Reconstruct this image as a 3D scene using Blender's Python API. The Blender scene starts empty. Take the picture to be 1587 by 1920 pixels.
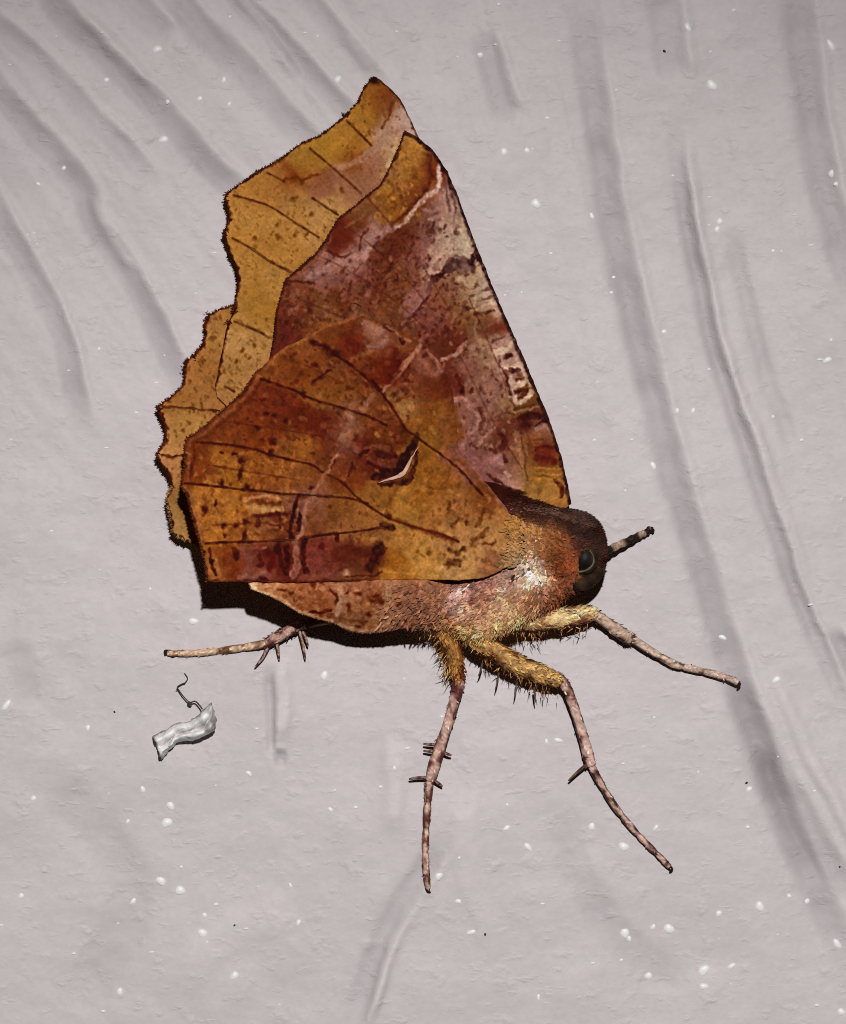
import bpy, math
import numpy as np
from mathutils import Vector
from mathutils.geometry import delaunay_2d_cdt

# ---------------------------------------------------------------- scene, camera, light
# 1 Blender unit = 1 cm (a moth of about two centimetres on a painted wall, lit by a phone flash at night)
sc = bpy.context.scene
sc.unit_settings.scale_length = 0.01
S = 0.0023            # centimetres per drawing unit used for the outlines below
D = 28.0              # camera distance from the wall in cm
CX, CY = 793.5, 960.0

cam_d = bpy.data.cameras.new('camera'); cam = bpy.data.objects.new('camera', cam_d)
sc.collection.objects.link(cam); sc.camera = cam
cam.location = (0, -D, 0); cam.rotation_euler = (math.radians(90), 0, 0)
cam_d.sensor_fit = 'VERTICAL'; cam_d.sensor_height = 24.0
cam_d.lens = 24.0 * D / (1920 * S); cam_d.clip_start = 0.05; cam_d.clip_end = 500

world = bpy.data.worlds.new('World'); sc.world = world; world.use_nodes = True
bgn = world.node_tree.nodes['Background']
bgn.inputs[0].default_value = (1.0, 0.8, 0.65, 1); bgn.inputs[1].default_value = 0.006

ld = bpy.data.lights.new('flash', 'SPOT'); ld.shadow_soft_size = 0.36      # phone flash just above the lens
ld.energy = 29500; ld.color = (1.0, 0.975, 0.96); ld.spot_size = math.radians(25.5); ld.spot_blend = 1.0
lo = bpy.data.objects.new('flash', ld); sc.collection.objects.link(lo)
lo.location = (1.3, -27.5, 8.2)
lo.rotation_euler = (Vector((0, 0, -1.8)) - lo.location).to_track_quat('-Z', 'Y').to_euler()

sc.view_settings.view_transform = 'Standard'; sc.view_settings.look = 'None'
sc.view_settings.exposure = 0.0; sc.view_settings.gamma = 1.0
try: sc.view_settings.use_curve_mapping = False
except Exception: pass
sc.render.engine = 'CYCLES'; sc.cycles.use_denoising = False; sc.cycles.filter_width = 1.0; sc.cycles.max_bounces = 6
GAIN = 0.80
rng = np.random.default_rng(11)

# ---------------------------------------------------------------- helpers
def P(x, y, h=0.0):
    k = (D - h * S) / D
    return ((x - CX) * S * k, -h * S, (CY - y) * S * k)

def P_arr(x, y, h):
    k = (D - h * S) / D
    return np.stack([(x - CX) * S * k, -h * S, (CY - y) * S * k], 1)

def lin(c):
    c = np.asarray(c, float) / 255.0
    return np.where(c <= 0.04045, c / 12.92, ((c + 0.055) / 1.055) ** 2.4)

def alb(c): return np.clip(lin(c) / GAIN, 0, 0.95)

def _hash(ix, iy, seed):
    n = (ix.astype(np.int64) * 374761393 + iy.astype(np.int64) * 668265263 + seed * 982451653) & 0x7fffffff
    n = ((n ^ (n >> 13)) * 1274126177) & 0x7fffffff
    return ((n ^ (n >> 16)) & 0xffff) / 65535.0

def vnoise(x, y, seed=0):
    ix = np.floor(x); iy = np.floor(y); fx = x - ix; fy = y - iy
    fx = fx * fx * (3 - 2 * fx); fy = fy * fy * (3 - 2 * fy)
    a = _hash(ix, iy, seed); b = _hash(ix + 1, iy, seed); c = _hash(ix, iy + 1, seed); d = _hash(ix + 1, iy + 1, seed)
    return (a * (1 - fx) + b * fx) * (1 - fy) + (c * (1 - fx) + d * fx) * fy

def fbm(x, y, scale, seed=0, oct=3):
    t = 0; amp = 1; tot = 0
    for o in range(oct):
        t = t + amp * (vnoise(x / scale * 2 ** o + 31.7 * o, y / scale * 2 ** o + 17.3 * o, seed + o) - 0.5)
        tot += amp; amp *= 0.55
    return t / tot * 2

def smooth_poly(pts, n=8, closed=False):
    p = np.array(pts, float)
    if len(p) < 3 and not closed: 
        t = np.linspace(0, 1, n + 1)[:, None]; return p[0] * (1 - t) + p[1] * t
    if closed: q = np.vstack([p[-1], p, p[0], p[1]])
    else: q = np.vstack([2 * p[0] - p[1], p, 2 * p[-1] - p[-2]])
    out = []
    for i in range(1, len(q) - 2):
        p0, p1, p2, p3 = q[i - 1], q[i], q[i + 1], q[i + 2]
        for k in range(n):
            t = k / n
            out.append(0.5 * ((2 * p1) + (-p0 + p2) * t + (2 * p0 - 5 * p1 + 4 * p2 - p3) * t * t + (-p0 + 3 * p1 - 3 * p2 + p3) * t ** 3))
    if not closed: out.append(q[-2])
    return np.array(out)

def poly_dist(x, y, pts):
    best = np.full(x.shape, 1e9); bt = np.zeros(x.shape)
    seg = np.hypot(*(pts[1:] - pts[:-1]).T); L = max(seg.sum(), 1e-6); acc = 0
    for i in range(len(pts) - 1):
        ax, ay = pts[i]; dx, dy = pts[i + 1] - pts[i]; l2 = dx * dx + dy * dy + 1e-9
        t = np.clip(((x - ax) * dx + (y - ay) * dy) / l2, 0, 1)
        d = (x - ax - t * dx) ** 2 + (y - ay - t * dy) ** 2
        m = d < best; best = np.where(m, d, best); bt = np.where(m, (acc + t * seg[i]) / L, bt); acc += seg[i]
    return np.sqrt(best), bt

def in_poly(x, y, poly):
    c = np.zeros(x.shape, bool); n = len(poly)
    for i in range(n):
        x1, y1 = poly[i]; x2, y2 = poly[(i + 1) % n]
        if y1 == y2: continue
        m = ((y1 > y) != (y2 > y)) & (x < (x2 - x1) * (y - y1) / (y2 - y1) + x1)
        c ^= m
    return c

class Paint:
    """local colour (pigment of the scales) for a set of points given in drawing units"""
    def __init__(s, x, y, seed=0):
        s.x0, s.y0 = x, y
        s.x = x + 3.0 * fbm(x, y, 14, seed + 5, 2) + 2.2 * fbm(x, y, 5.5, seed + 6, 2); s.y = y + 3.0 * fbm(x, y, 14, seed + 9, 2) + 2.2 * fbm(x, y, 5.5, seed + 8, 2)
        s.seed = seed; s.c = np.zeros((len(x), 3))
    def base(s, pts, sig=20, warp=9, lift=0.0):
        xx = s.x0 + warp * fbm(s.x0, s.y0, 17, s.seed + 21, 3); yy = s.y0 + warp * fbm(s.x0, s.y0, 17, s.seed + 27, 3)
        num = np.zeros_like(s.c); den = np.full(len(xx), 1e-12)
        for (px, py, r, g, b) in pts:
            d2 = (xx - px) ** 2 + (yy - py) ** 2
            w = np.exp(-d2 / (2 * sig * sig)) + 1e-3 / (1 + d2 / (sig * sig)) ** 2
            if lift and r < 92:
                f = lift * min(1, (92 - r) / 40); r, g, b = r + (106 - r) * f, g + (52 - g) * f, b + (28 - b) * f
            num += w[:, None] * np.array([r, g, b], float); den += w
        s.c = num / den[:, None]
    def mix(s, a, col):
        a = np.clip(a, 0, 1)[:, None]; s.c = s.c * (1 - a) + np.array(col, float) * a
    def line(s, pts, w, col, a=1.0, soft=2.0, taper=0.0, rag=0.5, sm=True, raw=False):
        SX, SY = (s.x0, s.y0) if raw else (s.x, s.y)
        q = smooth_poly(pts, 5) if sm else np.array(pts, float)
        x0, y0 = q.min(0) - w - 12; x1, y1 = q.max(0) + w + 12
        m = np.where((SX > x0) & (SX < x1) & (SY > y0) & (SY < y1))[0]
        if not len(m): return
        X, Y = SX[m], SY[m]
        d, t = poly_dist(X, Y, q)
        hw = w / 2 * (1 + rag * fbm(X, Y, 9, s.seed + 41, 2))
        if taper: hw = hw * (1 - taper * np.abs(2 * t - 1) ** 1.5)
        al = np.zeros(len(s.x)); al[m] = a * np.clip(0.5 + (hw - d) / soft, 0, 1) * (0.55 + 0.75 * vnoise(X / 6, Y / 6, s.seed + 3))
        s.mix(al, col)
    def blob(s, cx, cy, rx, ry, col, a=1.0, ang=0, soft=0.5):
        ca, sa = math.cos(ang), math.sin(ang); dx, dy = s.x - cx, s.y - cy
        u = (dx * ca + dy * sa) / rx; v = (-dx * sa + dy * ca) / ry
        r = np.sqrt(u * u + v * v) * (1 + 0.35 * fbm(s.x0, s.y0, 8, s.seed + 61, 2))
        s.mix(a * np.clip((1 + soft - r) / (2 * soft), 0, 1), col)
    def speckle(s, n, box, col, a, r0, r1, seed, asp=1.6, ang0=1.2):
        g = np.random.default_rng(seed)
        for _ in range(n):
            cx = g.uniform(box[0], box[2]); cy = g.uniform(box[1], box[3]); r = g.uniform(r0, r1)
            m = np.where((np.abs(s.x - cx) < 4 * r) & (np.abs(s.y - cy) < 4 * r))[0]
            if not len(m): continue
            an = ang0 + g.normal(0, 0.6); ca, sa = math.cos(an), math.sin(an)
            dx, dy = s.x[m] - cx, s.y[m] - cy
            q = np.sqrt(((dx * ca + dy * sa) / (r * asp)) ** 2 + ((-dx * sa + dy * ca) / r) ** 2)
            al = a * g.uniform(0.5, 1) * np.clip((1.25 - q) * 2.2, 0, 1)
            s.c[m] = s.c[m] * (1 - al[:, None]) + np.array(col, float) * al[:, None]
    def clarity(s, amount=0.38, cell=9.0):
        ix = ((s.x0 - s.x0.min()) / cell); iy = ((s.y0 - s.y0.min()) / cell); nx = int(ix.max()) + 3; ny = int(iy.max()) + 3
        num = np.zeros((ny * nx, 3)); den = np.zeros(ny * nx); b0x = np.floor(ix).astype(int); b0y = np.floor(iy).astype(int); fx = ix - b0x; fy = iy - b0y
        cor = [((b0y + dy) * nx + b0x + dx, (fx if dx else 1 - fx) * (fy if dy else 1 - fy)) for dy in (0, 1) for dx in (0, 1)]
        for k, w in cor:
            den += np.bincount(k, w, ny * nx)
            for ch in range(3): num[:, ch] += np.bincount(k, w * s.c[:, ch], ny * nx)
        avg = num / (den[:, None] + 1e-9); bl = sum(avg[k] * w[:, None] for k, w in cor)
        d = s.c - bl; d = 0.75 * d.mean(1, keepdims=True) + 0.25 * d
        s.c = s.c + amount * d
    def grain(s, a1=0.16, a2=0.10):
        s.clarity()
        k = 1 + a1 * 1.35 * fbm(s.x0, s.y0, 10, s.seed + 71, 3) + a2 * (vnoise(s.x0 / 3.3, s.y0 / 3.3, s.seed + 77) - 0.5) * 2
        s.c = s.c * k[:, None]
        s.c = 92 + (s.c - 92) * 1.10
        s.c = s.c * np.array([0.95, 0.92, 0.87]) - np.array([0, 1, 4])

def set_col(me, cols):
    at = me.color_attributes.new('pigment', 'FLOAT_COLOR', 'POINT')
    a = np.ones((len(cols), 4), np.float32); a[:, :3] = cols
    at.data.foreach_set('color', a.ravel())

def new_obj(name, verts, faces, mat, parent=None, cols=None, smooth=True):
    me = bpy.data.meshes.new(name); me.from_pydata([tuple(v) for v in verts], [], [tuple(f) for f in faces])
    if cols is not None: set_col(me, cols)
    if smooth: me.polygons.foreach_set('use_smooth', [True] * len(me.polygons))
    me.update(); me.materials.append(mat)
    o = bpy.data.objects.new(name, me); sc.collection.objects.link(o)
    if parent is not None: o.parent = parent
    return o

def empty(name, parent=None):
    o = bpy.data.objects.new(name, None); sc.collection.objects.link(o)
    o.empty_display_size = 0.1
    if parent is not None: o.parent = parent
    return o

# ---------------------------------------------------------------- materials
def mat_new(name, rough, spec=0.3, attr=True, color=(0.5, 0.5, 0.5), bump=None, vary=0.0, vscale=60, sheen=0.0, stretch=None):
    m = bpy.data.materials.new(name); m.use_nodes = True; nt = m.node_tree; N = nt.nodes; L = nt.links
    b = N['Principled BSDF']; b.inputs['Roughness'].default_value = rough
    b.inputs['Specular IOR Level'].default_value = spec
    if sheen: b.inputs['Sheen Weight'].default_value = sheen
    tc = N.new('ShaderNodeTexCoord')
    if attr:
        ca = N.new('ShaderNodeAttribute'); ca.attribute_name = 'pigment'; src = ca.outputs['Color']
    else:
        rg = N.new('ShaderNodeRGB'); rg.outputs[0].default_value = (*color, 1); src = rg.outputs[0]
    if vary:
        nz = N.new('ShaderNodeTexNoise'); nz.inputs['Scale'].default_value = vscale; nz.inputs['Detail'].default_value = 4
        L.new(tc.outputs['Object'], nz.inputs['Vector'])
        mr = N.new('ShaderNodeMapRange'); mr.inputs['From Min'].default_value = 0.3; mr.inputs['From Max'].default_value = 0.7
        mr.inputs['To Min'].default_value = 1 - vary; mr.inputs['To Max'].default_value = 1 + vary
        L.new(nz.outputs['Fac'], mr.inputs['Value'])
        mx = N.new('ShaderNodeMix'); mx.data_type = 'RGBA'; mx.blend_type = 'MULTIPLY'; mx.inputs['Factor'].default_value = 1
        L.new(src, mx.inputs[6]); L.new(mr.outputs[0], mx.inputs[7]); src = mx.outputs[2]
    L.new(src, b.inputs['Base Color'])
    if bump:
        prev = None
        for (scale, dist, st, *rg_) in bump:
            mp = N.new('ShaderNodeMapping'); mp.inputs['Scale'].default_value = st
            L.new(tc.outputs['Object'], mp.inputs['Vector'])
            nz = N.new('ShaderNodeTexNoise'); nz.inputs['Scale'].default_value = scale; nz.inputs['Detail'].default_value = 3
            L.new(mp.outputs[0], nz.inputs['Vector'])
            bp = N.new('ShaderNodeBump'); bp.inputs['Strength'].default_value = 1.0; bp.inputs['Distance'].default_value = dist
            if rg_:                                    # isolated pimples: only the peaks of the noise
                mp2 = N.new('ShaderNodeMapRange'); mp2.interpolation_type = 'SMOOTHSTEP'; mp2.inputs['From Min'].default_value = rg_[0]; mp2.inputs['From Max'].default_value = rg_[1]
                L.new(nz.outputs['Fac'], mp2.inputs['Value']); L.new(mp2.outputs[0], bp.inputs['Height'])
            else: L.new(nz.outputs['Fac'], bp.inputs['Height'])
            if prev: L.new(prev.outputs[0], bp.inputs['Normal'])
            prev = bp
        L.new(prev.outputs[0], b.inputs['Normal'])
    return m

M_wall = mat_new('wall_paint', 0.52, 0.25, vary=0.03, vscale=38,
                 bump=[(22, 0.0016, (0.8, 1, 1.2)), (8, 0.0046, (0.9, 1, 1.1), 0.56, 0.80), (17, 0.0022, (0.7, 1, 1.3), 0.58, 0.76), (60, 0.0007, (1, 1, 1))])
M_speck = mat_new('paint_bead', 0.4, 0.4, attr=False, color=(0.90, 0.89, 0.89), vary=0.03, vscale=30)  # paler than the wall: flash glints put into the bead colour
M_dirt = mat_new('dirt_grain', 0.7, 0.2, attr=False, color=(0.05, 0.04, 0.035), vary=0.2, vscale=40)
M_wing = mat_new('wing_scales', 0.7, 0.06, vary=0.12, vscale=120, bump=[(150, 0.0016, (1, 1, 1)), (45, 0.003, (1, 1, 1))])
M_vein = mat_new('vein_cuticle', 0.6, 0.08, vary=0.25, vscale=60)
M_fur = mat_new('fur_scales', 0.6, 0.12, vary=0.08, vscale=80)
M_body = mat_new('body_scales', 0.55, 0.15, vary=0.2, vscale=45, bump=[(60, 0.006, (1, 1, 1))])
M_leg = mat_new('leg_scales', 0.55, 0.15, vary=0.15, vscale=90, bump=[(110, 0.0015, (1, 1, 1))])
M_eye = mat_new('eye_facets', 0.45, 0.10, vary=0.1, vscale=150)
M_dark = mat_new('dark_cuticle', 0.6, 0.05, vary=0.3, vscale=60, bump=[(60, 0.004, (1, 1, 1))])
M_flake = mat_new('shed_skin', 0.35, 0.4, vary=0.10, vscale=30, bump=[(25, 0.004, (1, 1, 1))])
M_thread = mat_new('dark_thread', 0.6, 0.2, attr=False, color=(0.06, 0.05, 0.045), vary=0.2, vscale=60)

# ---------------------------------------------------------------- the painted wall
STROKES = [  # points, half width, depth (negative = groove), painted tone (thin paint, groove shade, ridge light)
    ([(40,-90),(111,27),(177,89),(248,159),(301,213),(354,275),(420,340),(500,420)], 24, -4, -0.17),
    ([(-60,0),(0,58),(89,133),(155,208),(221,275),(300,360)], 20, -3, -0.09),
    ([(-60,90),(0,177),(44,230),(111,301),(150,358),(177,425),(221,487),(266,567),(301,638),(340,720),(380,800)], 22, -4, -0.16),
    ([(200,-60),(266,27),(320,80)], 26, -3, -0.08),
    ([(290,-50),(363,44),(421,102),(478,164),(531,221),(600,300)], 25, -4, -0.14),
    ([(400,-60),(465,18),(531,84),(576,133),(620,182),(700,270)], 19, -4, -0.15),
    ([(530,-60),(598,27),(655,89),(720,170)], 18, -3, -0.10),
    ([(-40,330),(0,412),(27,465),(71,540),(111,620),(137,730),(150,820)], 20, -4, -0.13),
    ([(430,-30),(500,60),(560,150)], 12, 4, 0.03),
    ([(165,365),(205,440),(255,520)], 9, 4, 0.03),
    ([(140,20),(220,100),(290,165)], 12, 4, 0.03),
    ([(640,60),(700,130)], 12, 3, 0.02),
    ([(1085,-60),(1105,150),(1140,380),(1185,590),(1225,750),(1262,900),(1310,1050),(1375,1270),(1450,1490),(1560,1740),(1640,1900)], 26, -7, -0.17),
    ([(1262,230),(1290,420),(1335,640),(1390,810),(1435,950),(1500,1130),(1600,1360)], 15, -7, -0.16),
    ([(1290,235),(1312,420),(1358,640),(1412,800),(1465,950),(1530,1130)], 12, 6, 0.04),
    ([(1490,-60),(1512,160),(1550,380),(1620,580)], 28, -6, -0.13),
    ([(1235,-20),(1262,150)], 30, -4, -0.08),
    ([(1370,420),(1420,640),(1490,860)], 16, -4, -0.07),
    ([(905,60),(935,170),(960,230)], 24, -5, -0.10),
    ([(840,1560),(760,1680),(700,1800),(650,1940)], 22, -5, -0.09),
    ([(735,1380),(742,1480),(735,1560)], 24, 4, 0.03),
    ([(528,1230),(534,1320),(528,1395)], 17, 6, 0.05),
    ([(505,1250),(508,1330),(512,1420)], 9, -5, -0.10),
    ([(515,1418),(540,1420)], 14, -5, -0.12),
    ([(60,1450),(180,1560),(240,1700),(140,1900)], 50, -5, -0.05),
    ([(560,1700),(420,1760),(300,1880)], 40, 4, 0.02),
    ([(1050,1500),(1080,1640),(1180,1780),(1300,1850)], 36, -4, -0.06),
    ([(870,1480),(880,1640),(940,1800)], 30, 3, 0.02),
    ([(1380,1280),(1470,1490),(1590,1690)], 30, -6, -0.12),
    ([(1440,1250),(1530,1440),(1640,1640)], 16, 5, 0.03),
    ([(1560,1180),(1640,1330)], 14, -6, -0.13),
    ([(20,1200),(60,1330)], 30, -3, -0.06),
    ([(770,1690),(730,1790),(690,1930)], 12, 5, 0.04),
]
def axis(lo_, hi, step, ext):
    core = np.arange(lo_, hi + step, step); outer = np.array([step * 1.6 ** k for k in range(1, ext)]).cumsum()
    return np.concatenate([(lo_ - outer)[::-1], core, hi + step + outer])
gx = axis(-120, 1710, 5.0, 16); gy = axis(-120, 2040, 5.0, 16)
GX, GY = np.meshgrid(gx, gy); wx, wy = GX.ravel(), GY.ravel()
wh = 10 * fbm(wx, wy, 420, 100, 2) + 4.0 * fbm(wx, wy, 110, 103, 2) + 1.0 * fbm(wx * 0.9, wy * 1.1, 26, 106, 3)
tint = np.zeros_like(wx)
sx = wx + 6 * fbm(wx, wy, 60, 111, 4); sy = wy + 6 * fbm(wx, wy, 60, 117, 4)
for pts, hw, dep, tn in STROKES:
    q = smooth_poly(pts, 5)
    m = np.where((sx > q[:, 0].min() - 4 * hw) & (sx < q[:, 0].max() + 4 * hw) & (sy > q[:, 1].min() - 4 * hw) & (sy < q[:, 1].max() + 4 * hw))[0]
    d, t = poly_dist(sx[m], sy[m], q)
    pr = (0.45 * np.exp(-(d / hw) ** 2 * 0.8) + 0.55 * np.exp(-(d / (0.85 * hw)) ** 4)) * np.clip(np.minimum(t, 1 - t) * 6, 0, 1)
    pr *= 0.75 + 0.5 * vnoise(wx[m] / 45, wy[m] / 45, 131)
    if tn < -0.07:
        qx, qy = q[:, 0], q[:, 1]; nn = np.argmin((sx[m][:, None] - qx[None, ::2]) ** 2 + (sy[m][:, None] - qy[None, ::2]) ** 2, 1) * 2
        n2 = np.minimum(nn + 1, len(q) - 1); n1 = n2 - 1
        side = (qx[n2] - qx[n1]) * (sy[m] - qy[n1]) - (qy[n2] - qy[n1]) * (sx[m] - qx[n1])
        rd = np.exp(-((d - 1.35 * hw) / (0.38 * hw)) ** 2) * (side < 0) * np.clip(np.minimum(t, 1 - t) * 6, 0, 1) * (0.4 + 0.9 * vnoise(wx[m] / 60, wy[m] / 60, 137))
        wh[m] += 5.0 * rd; tint[m] += 0.055 * rd  # raised ridge; its lit edge is also painted into the wall colour
    wh[m] += 1.35 * dep * pr; tint[m] += tn * pr * 1.6  # groove relief, with thin-paint tone and groove shade painted in
# brush hairs: very fine streaks following the strokes of each zone
ang = np.where(wx < 760, np.where(wy < 900, 0.93, 1.9), 1.33)
u = -np.sin(ang) * wx + np.cos(ang) * wy; v = np.cos(ang) * wx + np.sin(ang) * wy
fade = np.clip(1.15 - wy / 1500, 0.25, 1)
wh += fade * 1.6 * fbm(u, v * 0.07, 22, 140, 2); tint += fade * 0.035 * fbm(u, v * 0.05, 38, 145, 2)
tint += 0.03 * fbm(wx, wy, 160, 150, 3)
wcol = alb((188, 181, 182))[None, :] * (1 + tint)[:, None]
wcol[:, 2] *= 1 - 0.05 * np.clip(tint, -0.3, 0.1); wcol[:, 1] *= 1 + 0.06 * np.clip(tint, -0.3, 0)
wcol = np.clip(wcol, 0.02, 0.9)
nx, ny = len(gx), len(gy)
idx = np.arange(nx * ny).reshape(ny, nx)
wf = np.stack([idx[1:, :-1], idx[1:, 1:], idx[:-1, 1:], idx[:-1, :-1]], -1).reshape(-1, 4)
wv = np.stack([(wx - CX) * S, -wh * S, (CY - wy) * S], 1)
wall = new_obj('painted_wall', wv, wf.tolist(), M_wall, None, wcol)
wall['kind'] = 'structure'; wall['label'] = 'pale grey painted wall with coarse brush strokes and paint beads'
wall_grid = (wx, wy, wh)
def wall_h(x, y):
    j = np.clip(np.searchsorted(gx, x), 0, nx - 1); i = np.clip(np.searchsorted(gy, y), 0, ny - 1)
    return wh[i * nx + j]

# paint beads standing proud of the wall
def bead_mesh(name, seed, mat):
    g = np.random.default_rng(seed); V = []; F = []; R, C = 4, 10
    V.append((0, -1.0 * g.uniform(0.8, 1.1), 0))
    for r in range(1, R + 1):
        a = r / R * math.pi / 2
        for c in range(C):
            th = 2 * math.pi * c / C; k = math.sin(a) * (1 + 0.14 * math.sin(2 * th + seed) + 0.07 * math.sin(3 * th + 2.3 * seed) + g.normal(0, 0.03))
            V.append((k * math.cos(th), -math.cos(a) + 0.02, k * math.sin(th)))
    for c in range(C): F.append((0, 1 + (c + 1) % C, 1 + c))
    for r in range(R - 1):
        for c in range(C):
            a = 1 + r * C + c; b = 1 + r * C + (c + 1) % C; F.append((a, b, b + C, a + C))
    me = bpy.data.meshes.new(name); me.from_pydata(V, [], F); me.polygons.foreach_set('use_smooth', [True] * len(F)); me.materials.append(mat)
    return me
bead_meshes = [bead_mesh('paint_bead', k, M_speck) for k in range(5)]
grain_mesh = bead_mesh('dirt_grain', 9, M_dirt)
BEADS = [(900,103,9),(945,285,12),(988,282,9),(1005,382,11),(633,150,9),(307,262,9),(295,93,9),(363,1165,12),(608,1267,11),(320,1511,9),(313,1543,13),
 (302,1652,10),(338,1670,11),(950,1553,9),(1170,1588,13),(823,1643,9),(885,1748,11),(1172,1750,11),(1320,1820,12),(1372,1812,9),(1552,675,12),(1225,873,10),
 (1456,1275,12),(1025,1390,7),(1047,1388,10),(225,1860,8),(384,1716,7),(12,1323,9),(63,1497,7),(990,1588,12),(268,1480,9),(1290,52,9),(1558,85,10),(1335,160,12),
 (1560,325,8),(1568,345,8),(380,1750,9),(1480,1680,6),(1425,1700,11),(1348,1713,10),(1225,1738,9),(1255,1742,12),(1216,1830,10),(1570,1770,11),(1578,1898,12),
 (1320,1850,8),(467,1450,6),(200,150,7),(420,150,6),(315,190,7),(120,315,7),(72,345,6),(430,195,6),(375,185,6),(1350,415,8),(1345,430,7),(1245,622,8),(1450,470,6),(1512,1690,7),
 (440,1830,9),(240,1540,6),(545,1660,6),(560,1730,6),(620,1518,6),(740,1440,5),(1110,1550,8),(1230,1552,8),(1150,520,6),(1110,405,7),(1270,770,6),(1300,770,6),(40,1680,6),
 (860,1690,9),(1355,1195,10),(1405,1480,9),(1180,1760,6),(1010,1870,7),(165,1365,7),(250,1690,6)]
for k, (bx, by, br) in enumerate(BEADS):
    o = bpy.data.objects.new('paint_bead', bead_meshes[k % 5]); sc.collection.objects.link(o); o.parent = wall
    h = float(wall_h(bx, by)); o.location = P(bx, by, h - 0.5)
    f = br * rng.uniform(0.6, 0.98) * S; st = rng.uniform(0.8, 1.3); o.scale = (f * st, f * 0.42, f / st); o.rotation_euler = (0, rng.uniform(0, 6.28), 0)
# smaller beads nobody would count
V = []; F = []
bsrc = [tuple(v.co) for v in bead_meshes[1].vertices]; fsrc = [tuple(p.vertices) for p in bead_meshes[1].polygons]
for k in range(170):
    bx, by = rng.uniform(-100, 1690), rng.uniform(-100, 2020); br = rng.uniform(1.5, 4.0) * S
    c = P(bx, by, float(wall_h(bx, by)) - 0.3); n0 = len(V); e = rng.uniform(0.8, 1.6)
    V += [(c[0] + p[0] * br * e, c[1] + p[1] * br * 0.6, c[2] + p[2] * br / e) for p in bsrc]
    F += [tuple(n0 + i for i in f) for f in fsrc]
o = new_obj('fine_paint_grit', V, F, M_speck, wall); o['kind'] = 'stuff'
for (bx, by, br) in [(1246,96,3.5),(1400,1468,3),(215,1335,2.5),(440,1735,2.5),(910,1752,3),(1575,1625,2.5)]:
    o = bpy.data.objects.new('dirt_grain', grain_mesh); sc.collection.objects.link(o); o.parent = wall
    o.location = P(bx, by, float(wall_h(bx, by)) - 0.5); f = br * S; o.scale = (f, f * 0.7, f * 0.8); o.rotation_euler = (0, rng.uniform(0, 6), 0)

# ---------------------------------------------------------------- the moth
moth = empty('moth')
moth.location = P(930, 1230, 0)
bpy.context.view_layer.update()
moth_inv = moth.matrix_world.inverted()
moth['label'] = 'orange brown moth with scalloped raised wings and banded legs clinging to the wall'
moth['category'] = 'moth'
mloc = np.array(moth.location)
def part(name, verts, faces, mat, parent=None, cols=None, smooth=True):
    """mesh child of the moth (or of one of its parts); verts in world space"""
    v = np.asarray(verts, float) - mloc
    return new_obj(name, v, faces, mat, parent if parent is not None else moth, cols, smooth)

def tube_geo(path, rad, sides=10, col=None, cap=True, flat=1.0):
    """path: (n,3) drawing units x, y, h ; rad: (n,)"""
    W = P_arr(path[:, 0], path[:, 1], path[:, 2]); T = np.gradient(W, axis=0); T /= np.linalg.norm(T, axis=1)[:, None] + 1e-12
    V = []; F = []; n = len(W)
    ref = np.array([0, -1.0, 0])
    for i in range(n):
        a = np.cross(T[i], ref); a /= np.linalg.norm(a) + 1e-12; b = np.cross(a, T[i])
        for k in range(sides):
            th = 2 * math.pi * k / sides
            V.append(W[i] + S * rad[i] * (a * math.cos(th) + b * math.sin(th) * flat))
    for i in range(n - 1):
        for k in range(sides):
            k2 = (k + 1) % sides; F.append((i * sides + k, i * sides + k2, (i + 1) * sides + k2, (i + 1) * sides + k))
    if cap:
        F.append(tuple(range(sides))[::-1]); F.append(tuple((n - 1) * sides + k for k in range(sides)))
    return np.array(V), F

def hairs_geo(roots, dirs, lens, wids, cols, bend=None):
    """each hair: a three-sided tapering spike in two segments"""
    roots = np.asarray(roots, float); dirs = np.asarray(dirs, float); n = len(roots)
    dirs = dirs / (np.linalg.norm(dirs, axis=1)[:, None] + 1e-9)
    if bend is None: bend = np.zeros_like(dirs)
    a = np.cross(dirs, rng.normal(size=(n, 3))); a /= np.linalg.norm(a, axis=1)[:, None] + 1e-9; b = np.cross(dirs, a)
    L = (np.asarray(lens) * S)[:, None]; W = (np.asarray(wids) * S)[:, None]
    mid = roots + dirs * L * 0.55 + bend * L * 0.12; tip = roots + dirs * L + bend * L * 0.45
    V = np.zeros((n, 7, 3))
    for k in range(3):
        th = 2 * math.pi * k / 3; o = a * math.cos(th) + b * math.sin(th)
        V[:, k] = roots + o * W; V[:, 3 + k] = mid + o * W * 0.7
    V[:, 6] = tip
    F = []
    for i in range(n):
        q = i * 7
        for k in range(3):
            k2 = (k + 1) % 3; F.append((q + k, q + k2, q + 3 + k2, q + 3 + k)); F.append((q + 3 + k, q + 3 + k2, q + 6))
    C = np.repeat(np.asarray(cols)[:, None, :], 7, 1).reshape(-1, 3)
    return V.reshape(-1, 3), F, C

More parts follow.
